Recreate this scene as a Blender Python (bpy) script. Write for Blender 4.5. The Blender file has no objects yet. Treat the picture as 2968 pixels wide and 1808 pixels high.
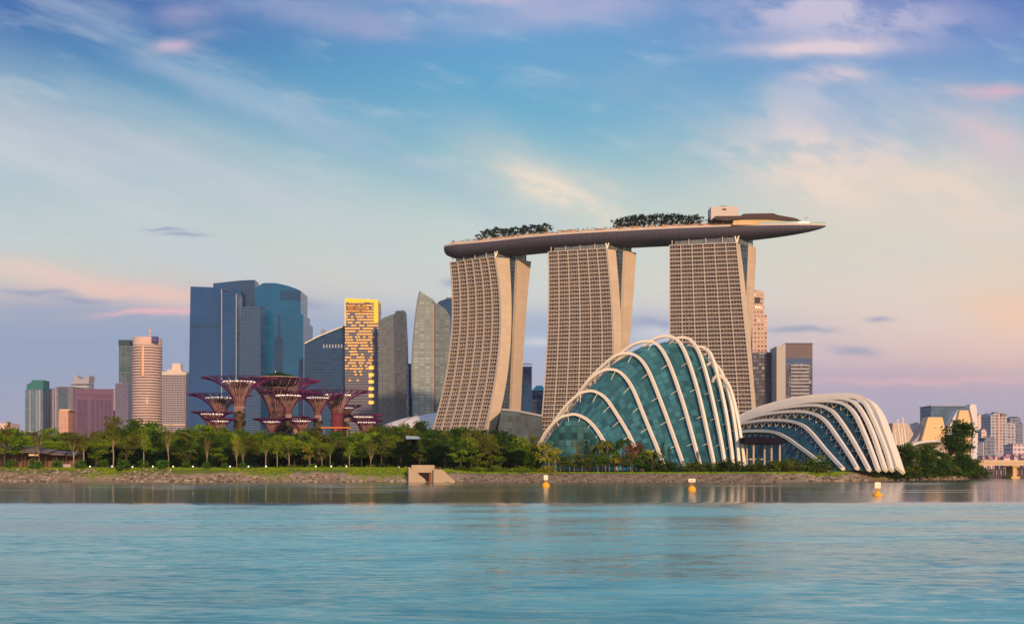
import bpy, math, random
import numpy as np
from mathutils import Vector, Matrix, noise as mnoise
R = math.radians
rnd = random.Random(7)
sc = bpy.context.scene
COL = sc.collection

# ------------------------------------------------------------------ camera
F, CX, HY, CH = 3250.0, 1484.0, 1366.0, 4.0      # focal length / centre / horizon of the 2968 px wide view, eye height
cam_d = bpy.data.cameras.new('camera'); cam = bpy.data.objects.new('camera', cam_d); COL.objects.link(cam)
cam_d.sensor_width = 36.0; cam_d.lens = 36.0 * F / 2968.0
cam_d.shift_y = (HY - 904.0) / 2968.0
cam_d.clip_start = 0.5; cam_d.clip_end = 60000
cam.location = (0, 0, CH); cam.rotation_euler = (R(90), 0, 0)
sc.camera = cam
sc.view_settings.view_transform = 'Standard'; sc.view_settings.look = 'None'
sc.view_settings.exposure = 0.0; sc.view_settings.gamma = 1.0
sc.cycles.max_bounces = 6; sc.cycles.transparent_max_bounces = 8
try: sc.cycles.use_denoising = True
except Exception: pass

SUN_EL, SUN_DIR = R(15), Vector((0.30, -0.95, 0))
SUN_DIR = Vector((SUN_DIR.x, SUN_DIR.y, math.tan(SUN_EL))).normalized()
sun_d = bpy.data.lights.new('sun', 'SUN'); sun = bpy.data.objects.new('sun', sun_d); COL.objects.link(sun)
sun_d.energy = 4.2; sun_d.angle = R(1.5); sun_d.color = (1.0, 0.66, 0.38)
sun.rotation_euler = SUN_DIR.to_track_quat('Z', 'Y').to_euler()

# ------------------------------------------------------------------ node expression helper
class E:
    def __init__(s, nt, sock): s.nt, s.s = nt, sock
    def _m(s, op, *a, clamp=False):
        n = s.nt.nodes.new('ShaderNodeMath'); n.operation = op; n.use_clamp = clamp
        for i, x in enumerate((s,) + a):
            if isinstance(x, E): s.nt.links.new(x.s, n.inputs[i])
            else: n.inputs[i].default_value = float(x)
        return E(s.nt, n.outputs[0])
    def __add__(s, o): return s._m('ADD', o)
    def __radd__(s, o): return s._m('ADD', o)
    def __sub__(s, o): return s._m('SUBTRACT', o)
    def __rsub__(s, o): return (s * -1.0) + o
    def __mul__(s, o): return s._m('MULTIPLY', o)
    def __rmul__(s, o): return s._m('MULTIPLY', o)
    def __truediv__(s, o): return s._m('DIVIDE', o)
    def pw(s, o): return s._m('POWER', o)
    def fract(s): return s._m('FRACT')
    def floor(s): return s._m('FLOOR')
    def absv(s): return s._m('ABSOLUTE')
    def lt(s, o): return s._m('LESS_THAN', o)
    def gt(s, o): return s._m('GREATER_THAN', o)
    def mx(s, o): return s._m('MAXIMUM', o)
    def mn(s, o): return s._m('MINIMUM', o)
    def exp(s): return s._m('EXPONENT')
    def clamp(s): return s._m('ADD', 0.0, clamp=True)
    def step(s, a, b):
        n = s.nt.nodes.new('ShaderNodeMapRange'); n.interpolation_type = 'SMOOTHSTEP'
        s.nt.links.new(s.s, n.inputs[0]); n.inputs[1].default_value = a; n.inputs[2].default_value = b
        return E(s.nt, n.outputs[0])
def combine(nt, x, y, z):
    n = nt.nodes.new('ShaderNodeCombineXYZ')
    for i, v in enumerate((x, y, z)):
        if isinstance(v, E): nt.links.new(v.s, n.inputs[i])
        else: n.inputs[i].default_value = v
    return n.outputs[0]
def nz(nt, vec, scale, detail=3, rough=0.55, dist=0.0, lac=2.0):
    n = nt.nodes.new('ShaderNodeTexNoise'); n.inputs['Scale'].default_value = scale
    n.inputs['Detail'].default_value = detail; n.inputs['Roughness'].default_value = rough
    n.inputs['Distortion'].default_value = dist; n.inputs['Lacunarity'].default_value = lac
    nt.links.new(vec, n.inputs['Vector']); return E(nt, n.outputs['Fac'])
def mixc(nt, fac, a, b, mode='MIX'):
    n = nt.nodes.new('ShaderNodeMix'); n.data_type = 'RGBA'; n.blend_type = mode
    if isinstance(fac, E): nt.links.new(fac.s, n.inputs[0])
    else: n.inputs[0].default_value = fac
    for i, v in ((6, a), (7, b)):
        if isinstance(v, bpy.types.NodeSocket): nt.links.new(v, n.inputs[i])
        else: n.inputs[i].default_value = (*v[:3], 1)
    return n.outputs[2]
def lin(r, g, b):
    f = lambda c: (c / 255.0 / 12.92) if c / 255.0 <= 0.04045 else ((c / 255.0 + 0.055) / 1.055) ** 2.4
    return (f(r), f(g), f(b))

# ------------------------------------------------------------------ world: dusk sky with wisps of cloud
def build_world():
    w = bpy.data.worlds.new('World'); sc.world = w; w.use_nodes = True
    nt = w.node_tree; nt.nodes.clear()
    out = nt.nodes.new('ShaderNodeOutputWorld'); bg = nt.nodes.new('ShaderNodeBackground')
    tc = nt.nodes.new('ShaderNodeTexCoord'); sp = nt.nodes.new('ShaderNodeSeparateXYZ')
    nt.links.new(tc.outputs['Generated'], sp.inputs[0])
    x, y, z = (E(nt, sp.outputs[i]) for i in range(3))
    hor = (x * x + y * y).pw(0.5).mx(0.02)
    u = x / y.absv().mx(0.15); v = z / y.absv().mx(0.15).mx(hor * 0.75)
    def ramp(stops):
        n = nt.nodes.new('ShaderNodeValToRGB'); cr = n.color_ramp; cr.interpolation = 'B_SPLINE'
        nt.links.new((v / 0.45).clamp().s, n.inputs[0])
        stops = sorted(((HY - py) / F / 0.45, c) for py, c in stops)
        while len(cr.elements) < len(stops): cr.elements.new(0.5)
        for e, (p, c) in zip(cr.elements, stops):
            e.position = max(0, min(1, p)); e.color = (*lin(*c), 1)
        return n.outputs[0]
    L = ramp([(0, (68, 110, 174)), (130, (74, 130, 184)), (260, (98, 158, 194)), (400, (138, 180, 200)), (520, (172, 198, 206)),
              (640, (190, 206, 206)), (740, (202, 208, 200)), (800, (212, 204, 194)), (850, (198, 188, 192)), (895, (162, 170, 194)),
              (1000, (148, 164, 194)), (1150, (158, 165, 192)), (1366, (175, 168, 188))])
    M = ramp([(0, (108, 156, 206)), (150, (98, 162, 208)), (300, (104, 172, 206)), (430, (134, 186, 205)), (530, (164, 200, 204)),
              (640, (198, 212, 206)), (780, (212, 216, 206)), (880, (212, 212, 208)), (925, (168, 180, 204)), (1000, (172, 186, 210)),
              (1100, (182, 182, 205)), (1366, (188, 172, 188))])
    Rr = ramp([(0, (92, 122, 190)), (150, (112, 150, 205)), (300, (138, 178, 210)), (420, (170, 194, 206)), (560, (206, 210, 202)),
               (700, (222, 216, 198)), (850, (230, 213, 200)), (950, (232, 208, 198)), (1040, (222, 190, 190)), (1090, (190, 168, 188)),
               (1180, (176, 172, 192)), (1366, (186, 170, 186))])
    c = mixc(nt, u.step(-0.34, 0.02), L, M); c = mixc(nt, u.step(0.02, 0.38), c, Rr)
    vec = combine(nt, u, v, 0.0)
    # soft large-scale warp shared by all clouds
    wx = nz(nt, vec, 5.0, 4, 0.6) - 0.5; wy = nz(nt, combine(nt, u, v, 7.3), 5.0, 4, 0.6) - 0.5
    uu = u + wx * 0.10; vv = v + wy * 0.045
    def streak(ang, sx, sy, seed, detail=5):
        a = R(ang); ca, sa = math.cos(a), math.sin(a)
        return nz(nt, combine(nt, (u * ca + v * sa) * sx + wx * 0.6, (v * ca - u * sa) * sy + wy * 0.5, seed), 1.0, detail, 0.58)
    s1 = streak(-20, 3.0, 16.0, 1.7); s2 = streak(-3, 7.0, 26.0, 4.1); s3 = streak(-14, 9.0, 34.0, 9.1); s4 = streak(-12, 15.0, 34.0, 13.0, 8)
    # pale veil falling from upper left to lower right
    line = v + u * 0.42                                     # constant along the veil
    m = line.step(0.225, 0.145) * line.step(-0.05, 0.09) * u.step(0.12, -0.30) * (s1.step(0.36, 0.60) * 0.65 + 0.30) * v.step(0.13, 0.19)
    c = mixc(nt, m, c, lin(200, 208, 213))
    m = (line - 0.245).absv().step(0.05, 0.0) * s1.step(0.42, 0.66) * u.step(0.10, -0.05) * 0.65
    c = mixc(nt, m, c, lin(180, 192, 214))
    # faint wisps over everything
    c = mixc(nt, s3.step(0.50, 0.78) * 0.42 * v.step(0.10, 0.2), c, lin(206, 214, 220))
    def blob(px, py, sx, sy, col, k, ang=0, tex=None, lo=0.28, hi=0.62):
        nonlocal c
        u0, v0 = (px - CX) / F, (HY - py) / F; a = R(ang); ca, sa = math.cos(a), math.sin(a)
        du, dv = uu - u0, vv - v0
        p = (du * ca + dv * sa) / (sx / F); q = (dv * ca - du * sa) / (sy / F)
        g = ((p * p + q * q) * -0.5).exp()
        t = (tex or s2).step(lo, hi)
        c = mixc(nt, (g * (t * 0.75 + 0.25) * k).clamp(), c, lin(*col))
    pk, cr, wh = (222, 196, 214), (240, 220, 200), (226, 214, 220)
    blob(1630, 555, 120, 32, (254, 232, 206), 1.3, -20, s4, .38, .56); blob(1560, 520, 190, 60, (215, 212, 206), .8, -22, s1)
    blob(2460, 490, 250, 85, (232, 218, 214), 1.25, -6, s4, .40, .58); blob(2340, 430, 90, 45, (250, 226, 208), 1.3, -30, s4, .36, .54); blob(2400, 520, 120, 34, (248, 224, 206), 1.2, 0, s4, .38, .56); blob(2750, 560, 160, 60, (240, 216, 204), 1.0, -20, s4, .4, .6); blob(2350, 330, 120, 60, (196, 200, 216), 1.0, 0, s4, .4, .6); blob(2600, 560, 260, 70, (232, 216, 198), .9)
    blob(2440, 50, 230, 60, (200, 194, 218), 1.2, 0, s4, .38, .58); blob(2380, 152, 150, 17, (226, 208, 218), 1.3, 2, s4, .3, .5); blob(2390, 240, 75, 16, (226, 206, 214), 1.3, 3, s4, .3, .5)
    blob(2420, 330, 150, 90, (170, 184, 212), .8, 0, s1); blob(2920, 265, 80, 14, (216, 180, 196), .9, 2, s3, .2, .5); blob(2920, 400, 130, 60, (222, 200, 204), .9, -25, s1)
    blob(495, 143, 42, 15, (205, 185, 205), .95, 0, s3, .15, .45); blob(560, 45, 70, 28, (160, 160, 198), .9); blob(600, 112, 50, 14, (150, 162, 198), .7)
    blob(850, 40, 230, 30, (150, 168, 206), .7, -8, s2); blob(1000, 80, 110, 20, (172, 170, 204), .8, -10, s3); blob(1400, 0, 240, 20, (206, 194, 216), .8, 0, s3, .25, .55)
    blob(1600, 45, 200, 35, (180, 180, 214), .8, 8, s2); blob(1800, 230, 130, 40, (150, 178, 206), .6, -10, s3)
    blob(60, 330, 330, 50, (186, 194, 210), .8, -18, s1); blob(820, 330, 350, 24, (150, 184, 210), .6, -25, s1)
    blob(130, 795, 300, 22, (236, 206, 194), .8, -9, s3, .15, .55); blob(420, 845, 190, 18, (240, 200, 188), .9, -4, s3, .1, .5); blob(480, 893, 130, 6, (240, 186, 190), .9, 3, s3, .1, .5)
    for a in ((230, 862, 70, 7), (80, 842, 90, 6), (535, 685, 45, 4), (480, 672, 40, 3), (900, 862, 60, 12), (2080, 950, 50, 6), (2330, 955, 60, 7),
              (2480, 1010, 45, 12), (1900, 950, 70, 10), (1290, 812, 20, 9), (2530, 918, 30, 5), (170, 985, 160, 5)):
        blob(a[0], a[1], a[2], a[3], (150, 160, 190), .75, -1, s2, .1, .4)
    blob(1560, 985, 60, 9, (215, 215, 220), .8, 0, s2, .1, .4); blob(1900, 975, 60, 12, (215, 215, 222), .7, 5, s2, .1, .4)
    blob(2700, 1100, 300, 9, (226, 182, 190), .7, 0, s2, .1, .5); blob(2930, 900, 120, 110, (250, 205, 172), .8, 20, s1)
    # sky behind the viewer: clear warm dawn low down, blue above
    nb = nt.nodes.new('ShaderNodeValToRGB'); cb = nb.color_ramp
    nt.links.new((z / 0.9).clamp().s, nb.inputs[0]); cb.elements.new(0.3)
    for e, (p, col) in zip(cb.elements, ((0, (235, 196, 165)), (0.22, (175, 190, 205)), (1, (70, 120, 185)))): e.position = p; e.color = (*lin(*col), 1)
    c = mixc(nt, y.step(0.20, -0.30), c, mixc(nt, 1.0, nb.outputs[0], (1.7, 1.6, 1.5), 'MULTIPLY'))
    c = mixc(nt, z.step(0.45, 0.80), c, lin(120, 160, 215))
    sky = nt.nodes.new('ShaderNodeTexSky'); sky.sky_type = 'NISHITA'; sky.sun_disc = False
    sky.sun_elevation = SUN_EL; sky.sun_rotation = math.atan2(SUN_DIR.x, SUN_DIR.y)
    sk = nt.nodes.new('ShaderNodeBackground'); nt.links.new(sky.outputs[0], sk.inputs[0]); sk.inputs[1].default_value = 0.05
    nt.links.new(c, bg.inputs[0]); bg.inputs[1].default_value = 1.03
    mx = nt.nodes.new('ShaderNodeMixShader'); mx.inputs[0].default_value = 0.06
    nt.links.new(bg.outputs[0], mx.inputs[1]); nt.links.new(sk.outputs[0], mx.inputs[2])
    nt.links.new(mx.outputs[0], out.inputs[0])
build_world()

# ------------------------------------------------------------------ placing helpers
def P(px, py, D): return Vector(((px - CX) / F * D, D, CH + (HY - py) / F * D))
def X_(px, D): return (px - CX) / F * D
def Z_(py, D): return CH + (HY - py) / F * D
def lerp(a, b, t): return a + (b - a) * t
def interp(tab, x):
    if x <= tab[0][0]: return tab[0][1]
    for (a, va), (b, vb) in zip(tab, tab[1:]):
        if x <= b: return va + (vb - va) * (x - a) / (b - a)
    return tab[-1][1]
SHORE = [(-3000, 419), (-300, 421), (-150, 424), (-60, 417), (95, 420), (130, 445), (180, 505), (225, 562), (246, 592), (252, 640), (258, 700), (3000, 700)]
CREST = [(-3000, 5.2), (-45, 5.0), (-25, 4.4), (-15, 3.2), (100, 3.2), (160, 3.6), (250, 4.2), (3000, 4.2)]
def shoreY(x): return interp(SHORE, x) + 1.4 * math.sin(x * 0.11) + 0.8 * math.sin(x * 0.37 + 1)
def ground_z(x, y):
    off = y - shoreY(x); c = interp(CREST, x)
    return interp([(-8, -2.0), (0, 0.0), (2, 0.5), (9.5, c), (14, c + 0.25), (60, c + 0.7), (200, 5.5), (9000, 5.5)], off)

# ------------------------------------------------------------------ objects
def thing(name, label, cat, loc=(0, 0, 0), rotz=0.0, group=None):
    o = bpy.data.objects.new(name, None); COL.objects.link(o); o.location = loc; o.rotation_euler = (0, 0, rotz)
    o.empty_display_size = 0.5; o['label'] = label; o['category'] = cat
    if group: o['group'] = group
    return o
class MB:
    def __init__(s): s.v, s.f, s.uv, s.t, s.m = [], [], {}, [], []
    def vert(s, p): s.v.append(tuple(p)); return len(s.v) - 1
    def face(s, idx, uv=None, mi=0):
        if uv: s.uv[len(s.f)] = uv
        s.f.append(tuple(idx)); s.m.append(mi)
    def quad(s, a, b, c, d, uv=None, mi=0):
        n = len(s.v); s.v += [tuple(a), tuple(b), tuple(c), tuple(d)]; s.face((n, n + 1, n + 2, n + 3), uv, mi)
    def box(s, x0, x1, y0, y1, z0, z1, mi=0):
        n = len(s.v)
        s.v += [(x0, y0, z0), (x1, y0, z0), (x1, y1, z0), (x0, y1, z0), (x0, y0, z1), (x1, y0, z1), (x1, y1, z1), (x0, y1, z1)]
        for f in ((3, 2, 1, 0), (4, 5, 6, 7), (0, 1, 5, 4), (1, 2, 6, 5), (2, 3, 7, 6), (3, 0, 4, 7)): s.face([n + i for i in f], None, mi)
    def hexa(s, b, t, mi=0):           # 4 bottom + 4 top points
        n = len(s.v); s.v += [tuple(p) for p in b] + [tuple(p) for p in t]
        for f in ((3, 2, 1, 0), (4, 5, 6, 7), (0, 1, 5, 4), (1, 2, 6, 5), (2, 3, 7, 6), (3, 0, 4, 7)): s.face([n + i for i in f], None, mi)
    def bar(s, a, b, r0, r1=None, k=4, mi=0):
        a, b = Vector(a), Vector(b); r1 = r0 if r1 is None else r1; d = b - a
        if d.length < 1e-6: return
        d.normalize(); p = d.cross(Vector((0, 0, 1)) if abs(d.z) < 0.9 else Vector((1, 0, 0))).normalized(); q = d.cross(p)
        n = len(s.v)
        for c, r in ((a, r0), (b, r1)):
            for i in range(k):
                an = 2 * math.pi * (i + .5) / k; s.v.append(tuple(c + p * math.cos(an) * r + q * math.sin(an) * r))
        for i in range(k):
            j = (i + 1) % k; s.face((n + j, n + i, n + k + i, n + k + j), None, mi)
        s.face([n + i for i in range(k)], None, mi); s.face([n + k + i for i in range(k - 1, -1, -1)], None, mi)
    def tube(s, pts, rs, k=6, mi=0):
        pts = [Vector(p) for p in pts]; n0 = len(s.v); m = len(pts)
        for i, p in enumerate(pts):
            d = (pts[min(i + 1, m - 1)] - pts[max(i - 1, 0)]).normalized()
            a = d.cross(Vector((0.1, 1, 0.05))).normalized(); b = d.cross(a)
            r = rs[i] if isinstance(rs, (list, tuple)) else rs
            for j in range(k):
                an = 2 * math.pi * j / k; s.v.append(tuple(p + a * math.cos(an) * r + b * math.sin(an) * r))
        for i in range(m - 1):
            for j in range(k):
                q = (j + 1) % k; s.face((n0 + i * k + j, n0 + i * k + q, n0 + (i + 1) * k + q, n0 + (i + 1) * k + j), None, mi)
        s.face([n0 + j for j in range(k - 1, -1, -1)], None, mi); s.face([n0 + (m - 1) * k + j for j in range(k)], None, mi)
    def lathe(s, prof, k=24, c=(0, 0), mi=0, cap=True):
        n0 = len(s.v)
        for r, z in prof:
            for j in range(k):
                a = 2 * math.pi * j / k; s.v.append((c[0] + r * math.cos(a), c[1] + r * math.sin(a), z))
        for i in range(len(prof) - 1):
            for j in range(k):
                q = (j + 1) % k; s.face((n0 + i * k + j, n0 + i * k + q, n0 + (i + 1) * k + q, n0 + (i + 1) * k + j), None, mi)
        if cap:
            s.face([n0 + j for j in range(k - 1, -1, -1)], None, mi); s.face([n0 + (len(prof) - 1) * k + j for j in range(k)], None, mi)
    def prism(s, poly, y0, y1, mi=0):   # poly of (x,z), counter-clockwise seen from the front
        n = len(s.v); k = len(poly)
        s.v += [(x, y0, z) for x, z in poly] + [(x, y1, z) for x, z in poly]
        s.face(range(n, n + k), None, mi); s.face(range(n + 2 * k - 1, n + k - 1, -1), None, mi)
        for i in range(k):
            j = (i + 1) % k; s.face((n + j, n + i, n + k + i, n + k + j), None, mi)
    def build(s, name, mat, parent=None, smooth=False, tint=None, world=True):
        me = bpy.data.meshes.new(name)
        off = Vector(parent.location) if (parent is not None and world) else Vector((0, 0, 0))
        if parent is not None and world:
            g = parent.parent
            while g is not None: off += Vector(g.location); g = g.parent
        vs = [(a - off.x, b - off.y, c - off.z) for a, b, c in s.v]
        me.from_pydata(vs, [], s.f)
        for m in (mat if isinstance(mat, (list, tuple)) else [mat]): me.materials.append(m)
        uvl = me.uv_layers.new(name='UVMap'); data = [0.0] * (2 * len(me.loops))
        for p in me.polygons:
            p.material_index = s.m[p.index]; p.use_smooth = smooth
            u = s.uv.get(p.index); n = p.normal
            for k2, li in enumerate(p.loop_indices):
                if u: q = u[k2]
                else:
                    c = s.v[me.loops[li].vertex_index]
                    if abs(n.z) > 0.8: q = (c[0], c[1])
                    elif abs(n.x) > abs(n.y): q = (c[1], c[2])
                    else: q = (c[0], c[2])
                data[2 * li] = q[0]; data[2 * li + 1] = q[1]
        uvl.data.foreach_set('uv', data)
        if tint:
            at = me.attributes.new('tint', 'FLOAT', 'FACE'); at.data.foreach_set('value', tint)
        me.update()
        o = bpy.data.objects.new(name, me); COL.objects.link(o); o.parent = parent
        return o
def tag(o, label, cat, group=None):
    o['label'] = label; o['category'] = cat
    if group: o['group'] = group
    return o
def recenter(o, at):
    at = Vector(at); o.data.transform(Matrix.Translation(-at)); o.location = at; return o
def copy_tree(o, parent=None):
    c = o.copy(); COL.objects.link(c); c.parent = parent
    for ch in o.children: copy_tree(ch, c)
    return c

# ------------------------------------------------------------------ materials
def mat(name, col, rough=0.7, metal=0.0, var=0.12, scale=0.3, spec=0.5, emit=None, bump=0.0, bscale=2.0, coord='Object'):
    m = bpy.data.materials.new(name); m.use_nodes = True; nt = m.node_tree; b = nt.nodes['Principled BSDF']
    tc = nt.nodes.new('ShaderNodeTexCoord')
    n = nz(nt, tc.outputs[coord], scale, 5, 0.6)
    k = n * (2 * var) + (1 - var)
    c = mixc(nt, 1.0, col, combine(nt, k, k, k), 'MULTIPLY')
    nt.links.new(c, b.inputs['Base Color'])
    b.inputs['Roughness'].default_value = max(.72, rough) if rough > .2 else rough; b.inputs['Metallic'].default_value = metal * .5; b.inputs['Specular IOR Level'].default_value = spec * .5
    if bump:
        bm = nt.nodes.new('ShaderNodeBump'); bm.inputs['Strength'].default_value = 1; bm.inputs['Distance'].default_value = bump
        nt.links.new(nz(nt, tc.outputs[coord], bscale, 4).s, bm.inputs['Height']); nt.links.new(bm.outputs[0], b.inputs['Normal'])
    if emit: b.inputs['Emission Color'].default_value = (*col, 1); b.inputs['Emission Strength'].default_value = emit
    return m
def facade(name, glass, frame, fh=3.8, bw=3.0, ft=0.25, vt=0.12, rough=0.15, metal=0.4, var=0.45, lit=0.0, litcol=(1, .6, .25), tone=0.25, frame_rough=0.6, tilt=0.05, matte=False):
    """curtain wall: metres in UV, spandrel bands ft of a floor, mullions vt of a bay, every pane its own tone"""
    m = bpy.data.materials.new(name); m.use_nodes = True; nt = m.node_tree; b = nt.nodes['Principled BSDF']
    rough, metal, frame_rough = (.8 if matte else min(rough, .11)), metal * .35, .85
    if matte: b.inputs['Specular IOR Level'].default_value = .2
    uv = nt.nodes.new('ShaderNodeUVMap'); uv.uv_map = 'UVMap'; sp = nt.nodes.new('ShaderNodeSeparateXYZ'); nt.links.new(uv.outputs[0], sp.inputs[0])
    u, v = E(nt, sp.outputs[0]) / bw, E(nt, sp.outputs[1]) / fh
    fr = u.fract().lt(vt).mx(v.fract().lt(ft))
    wn = nt.nodes.new('ShaderNodeTexWhiteNoise'); wn.noise_dimensions = '2D'
    nt.links.new(combine(nt, u.floor(), v.floor(), 0.0), wn.inputs[0]); r = E(nt, wn.outputs[0])
    big = nz(nt, combine(nt, E(nt, sp.outputs[0]) * 0.02, E(nt, sp.outputs[1]) * 0.012, 3.0), 1.0, 3)
    gm = nt.nodes.new('ShaderNodeNewGeometry'); vm = nt.nodes.new('ShaderNodeVectorMath'); vm.operation = 'MULTIPLY_ADD'
    sb = nt.nodes.new('ShaderNodeVectorMath'); sb.operation = 'SUBTRACT'; nt.links.new(wn.outputs['Color'], sb.inputs[0]); sb.inputs[1].default_value = (.5, .5, .5)
    nt.links.new(sb.outputs[0], vm.inputs[0]); vm.inputs[1].default_value = (tilt, tilt, tilt); nt.links.new(gm.outputs['Normal'], vm.inputs[2])
    nm = nt.nodes.new('ShaderNodeVectorMath'); nm.operation = 'NORMALIZE'; nt.links.new(vm.outputs[0], nm.inputs[0]); nt.links.new(nm.outputs[0], b.inputs['Normal'])
    k = (r * (2 * var) + (1 - var)) * (big * (2 * tone) + (1 - tone))
    g = mixc(nt, 1.0, glass, combine(nt, k, k, k), 'MULTIPLY')
    nt.links.new(mixc(nt, fr, g, frame), b.inputs['Base Color'])
    nt.links.new((fr * (frame_rough - rough) + rough + r * 0.05).s, b.inputs['Roughness'])
    nt.links.new((metal - fr * metal).s if metal else (fr * 0).s, b.inputs['Metallic'])
    if lit:
        b.inputs['Emission Color'].default_value = (*litcol, 1)
        nt.links.new((r.gt(1 - lit) * (1.0 - fr) * 1.6).s, b.inputs['Emission Strength'])
    return m

CREAM = facade('cream_cladding', (0.49, 0.385, 0.29), (0.43, 0.335, 0.25), 6.8, 5.5, .05, .04, .8, 0, .05, tone=.12, tilt=0, matte=True)
CREAM2 = mat('cream_frame', (0.43, 0.365, 0.32), 0.65, var=0.08, scale=0.1)
WHITE = mat('white_steel', (0.78, 0.67, 0.53), 0.45, var=0.05, scale=0.2)
DARKM = mat('dark_metal', (0.05, 0.05, 0.06), 0.4, 0.3)
GREYM = mat('grey_metal', (0.22, 0.22, 0.24), 0.45, 0.2)
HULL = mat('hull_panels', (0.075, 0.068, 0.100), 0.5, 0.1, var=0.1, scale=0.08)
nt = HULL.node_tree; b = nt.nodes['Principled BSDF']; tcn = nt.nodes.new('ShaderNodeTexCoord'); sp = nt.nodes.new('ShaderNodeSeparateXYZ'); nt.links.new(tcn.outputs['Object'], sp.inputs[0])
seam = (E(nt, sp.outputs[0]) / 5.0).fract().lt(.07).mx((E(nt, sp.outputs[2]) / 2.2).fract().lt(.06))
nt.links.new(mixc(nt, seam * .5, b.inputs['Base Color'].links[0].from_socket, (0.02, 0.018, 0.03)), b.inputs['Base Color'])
DECK = mat('deck_stone', (0.50, 0.40, 0.33), 0.7, var=0.2, scale=0.25)
HOTEL_GLASS = facade('hotel_room_glass', (0.105, 0.070, 0.058), (0.07, 0.05, 0.045), 3.36, 1.9, 0.15, 0.22, 0.35, 0.15, 0.65, tone=0.2)
ATRIUM = facade('atrium_glass', (0.035, 0.06, 0.09), (0.08, 0.11, 0.14), 3.4, 6.0, 0.12, 0.06, 0.2, 0.5, 0.3)

# ------------------------------------------------------------------ setting: water, terrain
def water_mat():
    m = bpy.data.materials.new('river_water'); m.use_nodes = True; nt = m.node_tree; b = nt.nodes['Principled BSDF']
    tc = nt.nodes.new('ShaderNodeTexCoord'); sp = nt.nodes.new('ShaderNodeSeparateXYZ'); nt.links.new(tc.outputs['Object'], sp.inputs[0])
    x, y = E(nt, sp.outputs[0]), E(nt, sp.outputs[1])
    # wind-ruffled water near the viewer, sheltered calm water under the far bank
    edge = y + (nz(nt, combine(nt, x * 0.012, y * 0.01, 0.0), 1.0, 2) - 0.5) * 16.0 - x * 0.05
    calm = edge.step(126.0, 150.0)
    stre = nz(nt, combine(nt, x * 0.010, y * 0.085, 2.0), 1.0, 4).step(0.56, 0.64) * y.step(160, 240)
    stre = stre.mx(nz(nt, combine(nt, x * 0.006, y * 0.05, 5.0), 1.0, 3).step(0.60, 0.64) * y.step(240, 320))
    calm2 = calm * (1.0 - stre * 0.9)
    patch = nz(nt, combine(nt, x * 0.030, y * 0.055, 8.0), 1.0, 5, 0.65)
    patch2 = nz(nt, combine(nt, x * 0.13, y * 0.30, 3.0), 1.0, 5, 0.65)
    def ripple(sx, sy, seed): return nz(nt, combine(nt, x * sx, y * sy, seed), 1.0, 5, 0.65) - 0.5
    amp = (1.0 - calm2) * (0.45 + patch.step(0.3, 0.7) * 0.6) * 0.30 + 0.010
    nx_ = (ripple(1.1, 2.0, 0.) * .9 + ripple(.25, .6, 5.) * .3) * amp
    ny_ = (ripple(.9, 2.6, 11.) * 1.5 + ripple(.32, 1.0, 15.) * .9 + (patch2 - .5) * .35) * amp - amp * .42
    vn = nt.nodes.new('ShaderNodeVectorMath'); vn.operation = 'NORMALIZE'; nt.links.new(combine(nt, nx_, ny_, 1.0), vn.inputs[0])
    nt.links.new(vn.outputs[0], b.inputs['Normal'])
    near = y.step(90, 20)
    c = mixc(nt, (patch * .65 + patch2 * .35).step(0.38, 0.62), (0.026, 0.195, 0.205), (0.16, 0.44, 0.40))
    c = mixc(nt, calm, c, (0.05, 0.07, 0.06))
    nt.links.new(c, b.inputs['Base Color'])
    nt.links.new((0.11 - calm * 0.0).s, b.inputs['Roughness'])
    b.inputs['IOR'].default_value = 1.34
    return m
w = MB()
for i in range(-6, 6): w.quad((i * 3000, -200, 0), ((i + 1) * 3000, -200, 0), ((i + 1) * 3000, 24000, 0), (i * 3000, 24000, 0))
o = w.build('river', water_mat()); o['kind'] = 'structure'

def ground_mat():
    m = bpy.data.materials.new('bank_ground'); m.use_nodes = True; nt = m.node_tree; b = nt.nodes['Principled BSDF']
    tc = nt.nodes.new('ShaderNodeTexCoord'); sp = nt.nodes.new('ShaderNodeSeparateXYZ'); nt.links.new(tc.outputs['Object'], sp.inputs[0])
    z = E(nt, sp.outputs[2]); n = nz(nt, tc.outputs['Object'], 0.11, 5, 0.6); n2 = nz(nt, tc.outputs['Object'], 0.9, 4, 0.6)
    grass = mixc(nt, n2, (0.05, 0.085, 0.012), (0.15, 0.17, 0.03))
    dirt = mixc(nt, n2, (0.17, 0.115, 0.075), (0.34, 0.25, 0.17))
    nt.links.new(mixc(nt, (z + (n - 0.5) * 5.0).step(2.4, 3.6), dirt, grass), b.inputs['Base Color'])
    b.inputs['Roughness'].default_value = 0.95; b.inputs['Specular IOR Level'].default_value = 0.2
    return m
xs = [-9000, -4000, -1500, -700, -450] + [-330 + 3 * i for i in range(int(760 / 3))] + [450, 700, 1500, 4000, 9000]
ofs = [-8, -4, -1, 0, 1, 2, 4, 6, 8, 9.5, 11, 14, 20, 35, 60, 110, 200, 500, 1500, 5000, 22000]
t = MB(); nx = len(xs)
for of in ofs:
    for x in xs:
        y = shoreY(x) + of; jig = 0.25 * math.sin(x * 1.3 + of) if 0 < of < 12 else 0
        t.vert((x, y, ground_z(x, y) + jig))
for j in range(len(ofs) - 1):
    for i in range(nx - 1): t.face((j * nx + i, j * nx + i + 1, (j + 1) * nx + i + 1, (j + 1) * nx + i))
o = t.build('ground', ground_mat(), smooth=True); o['kind'] = 'structure'

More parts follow.
